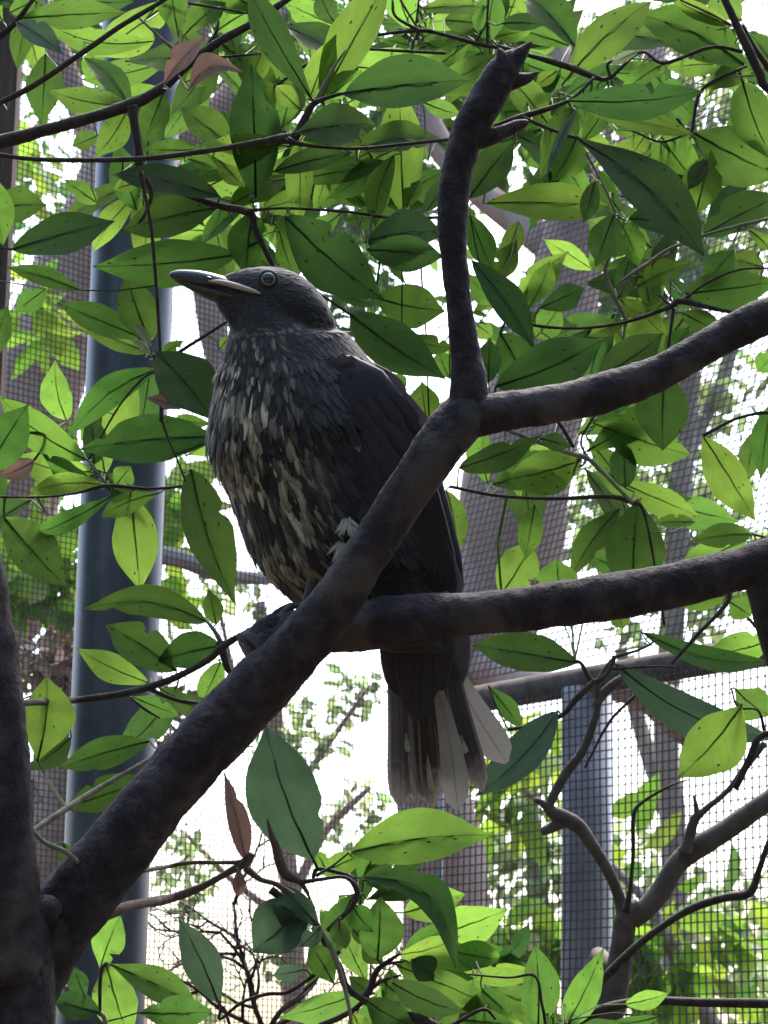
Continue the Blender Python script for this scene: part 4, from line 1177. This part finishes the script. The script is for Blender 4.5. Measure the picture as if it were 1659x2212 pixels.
# ---- head details: beak, gape, eye
M['beak'] = plain('horn_beak', (.035, .038, .055), .3, 0, .6, .3)
M['beak_low'] = rough_mat('brown_lower_beak', [(.3, (.035, .03, .03)), (.7, (.10, .085, .08))], 300, .4, .2, bdist=.0005)
M['gape'] = plain('pale_gape', (.40, .355, .29), .6)
M['iris'] = rough_mat('pale_iris', [(.35, (.25, .25, .3)), (.65, (.5, .5, .56))], 900, .25, 0)
M['pupil'] = plain('black_pupil', (.004, .004, .005), .06, 0, .8, 1.0)
M['lid'] = plain('eyelid_skin', (.02, .02, .023), .6)
M['foot'] = rough_mat('scaly_foot', [(.3, (.04, .028, .028)), (.7, (.12, .08, .08))], 500, .6, .5, bdist=.0005)
# upper mandible: (x, top, bottom, half depth)
up = [(366, 591, 598, 4), (371, 586, 603, 8), (384, 582.5, 608, 12), (404, 582, 613, 15), (428, 583.5, 618, 18), (452, 588, 622, 21), (476, 594, 627, 25), (498, 600, 633, 29), (516, 608, 636, 30)]
V, Fc = loft([(x, (a+b)/2, (b-a)/2, d, 90, 0) for (x, a, b, d) in up], 20); um = mk('upper_beak', V, Fc, 'beak', bird)
lo = [(378, 601, 608, 5), (392, 603, 616, 9), (412, 607, 627, 12), (434, 612, 639, 15), (456, 617, 650, 19), (478, 622, 656, 23), (500, 628, 658, 27), (520, 634, 660, 28)]
V, Fc = loft([(x, (a+b)/2, (b-a)/2, d, 90, 0) for (x, a, b, d) in lo], 20); mk('lower_beak', V, Fc, 'beak_low', bird)
gp = [(BP(450, 607, -22), 2.0*PX), (BP(474, 609, -27), 5.2*PX), (BP(500, 615, -37), 6.4*PX), (BP(525, 622, -46), 6.0*PX), (BP(548, 629, -53), 4.4*PX), (BP(563, 634, -57), 2.2*PX)]
tube('gape', gp, 'gape', bird, 10, 5, 0)
gp = [(BP(438, 626, -17), 2.0*PX), (BP(462, 630, -23), 4.0*PX), (BP(486, 637, -30), 3.5*PX), (BP(508, 641, -36), 1.5*PX)]
tube('gape', gp, 'beak_low', bird, 10, 5, 0)
V, Fc = loft([(446+i*3, 598+.7*i, [1, 2.2, 2.6, 2.2, 1][i], 3, 75, -22) for i in range(5)], 10); mk('nostril', V, Fc, 'pupil', um)
def ball(name, c, r, mat, parent, sq=(1, 1, 1), n=20):
    V, Fc = [], []
    for i in range(n+1):
        th = math.pi*i/n
        for k in range(2*n):
            ph = math.pi*k/n
            V.append(c + VX*(r*sq[0]*math.sin(th)*math.cos(ph)) + VY*(r*sq[1]*math.sin(th)*math.sin(ph)) + VZ*(r*sq[2]*math.cos(th)))
    for i in range(n):
        for k in range(2*n):
            Fc.append((i*2*n+k, i*2*n+(k+1) % (2*n), (i+1)*2*n+(k+1) % (2*n), (i+1)*2*n+k))
    return mk(name, V, Fc, mat, parent, origin=c)
for sgn in (-1, 1):
    ec = BP(580, 602, 49*sgn); eye = ball('eye', ec, 17.5*PX, 'iris', bird, (1, 1, .82))
    out = VZ*(-sgn)
    ball('pupil', ec+out*(10.2*PX), 12.0*PX, 'pupil', eye, (1, 1, .55))
    ring = [(ec+VX*(math.cos(a)*18.2*PX)+VY*(math.sin(a)*16.2*PX)+out*(6.0*PX), 3.0*PX) for a in [2*math.pi*k/26 for k in range(27)]]
    V, Fc = tube_geo(ring, 8, cap=False); mk('eyelid', V, Fc, 'lid', eye)

# ---- feet on the perch
def foot_(x, y, z, sc=1):
    lg = BP(x+28, y-70, z+18); an = BP(x+4, y-6, z)
    o, _ = tube('leg', [(lg, 13*PX), ((lg+an)*.5, 8*PX), (an, 7.5*PX)], 'foot', bird, 10, 5, .08, 300)
    for dx, dy, dz in ((-52, 22, -24), (-58, 12, 6), (-44, 26, 36), (40, 10, 10)):
        m1 = an+VX*(dx*.45*PX)-VY*((dy*.1-5)*PX)-VZ*(dz*.5*PX); m2 = an+VX*(dx*PX)-VY*(dy*PX)-VZ*(dz*PX); m3 = an+VX*(dx*1.15*PX)-VY*((dy+16)*PX)-VZ*(dz*PX)
        q, _ = tube('toe', [(an, 7*PX), (m1, 6.5*PX), (m2, 5.5*PX), (m2*.4+m3*.6, 5*PX)], 'foot', o, 8, 4, .15, 400)
        q['label'] = 'dark scaly toe gripping the bark'
        tube('claw', [(m2*.5+m3*.5, 4*PX), (m3-VY*(4*PX), 2.8*PX), (m3-VY*(13*PX)-VX*(2*PX), .5*PX)], 'beak', o, 6, 4, 0)
foot_(650, 1318, -150); foot_(720, 1304, -110)
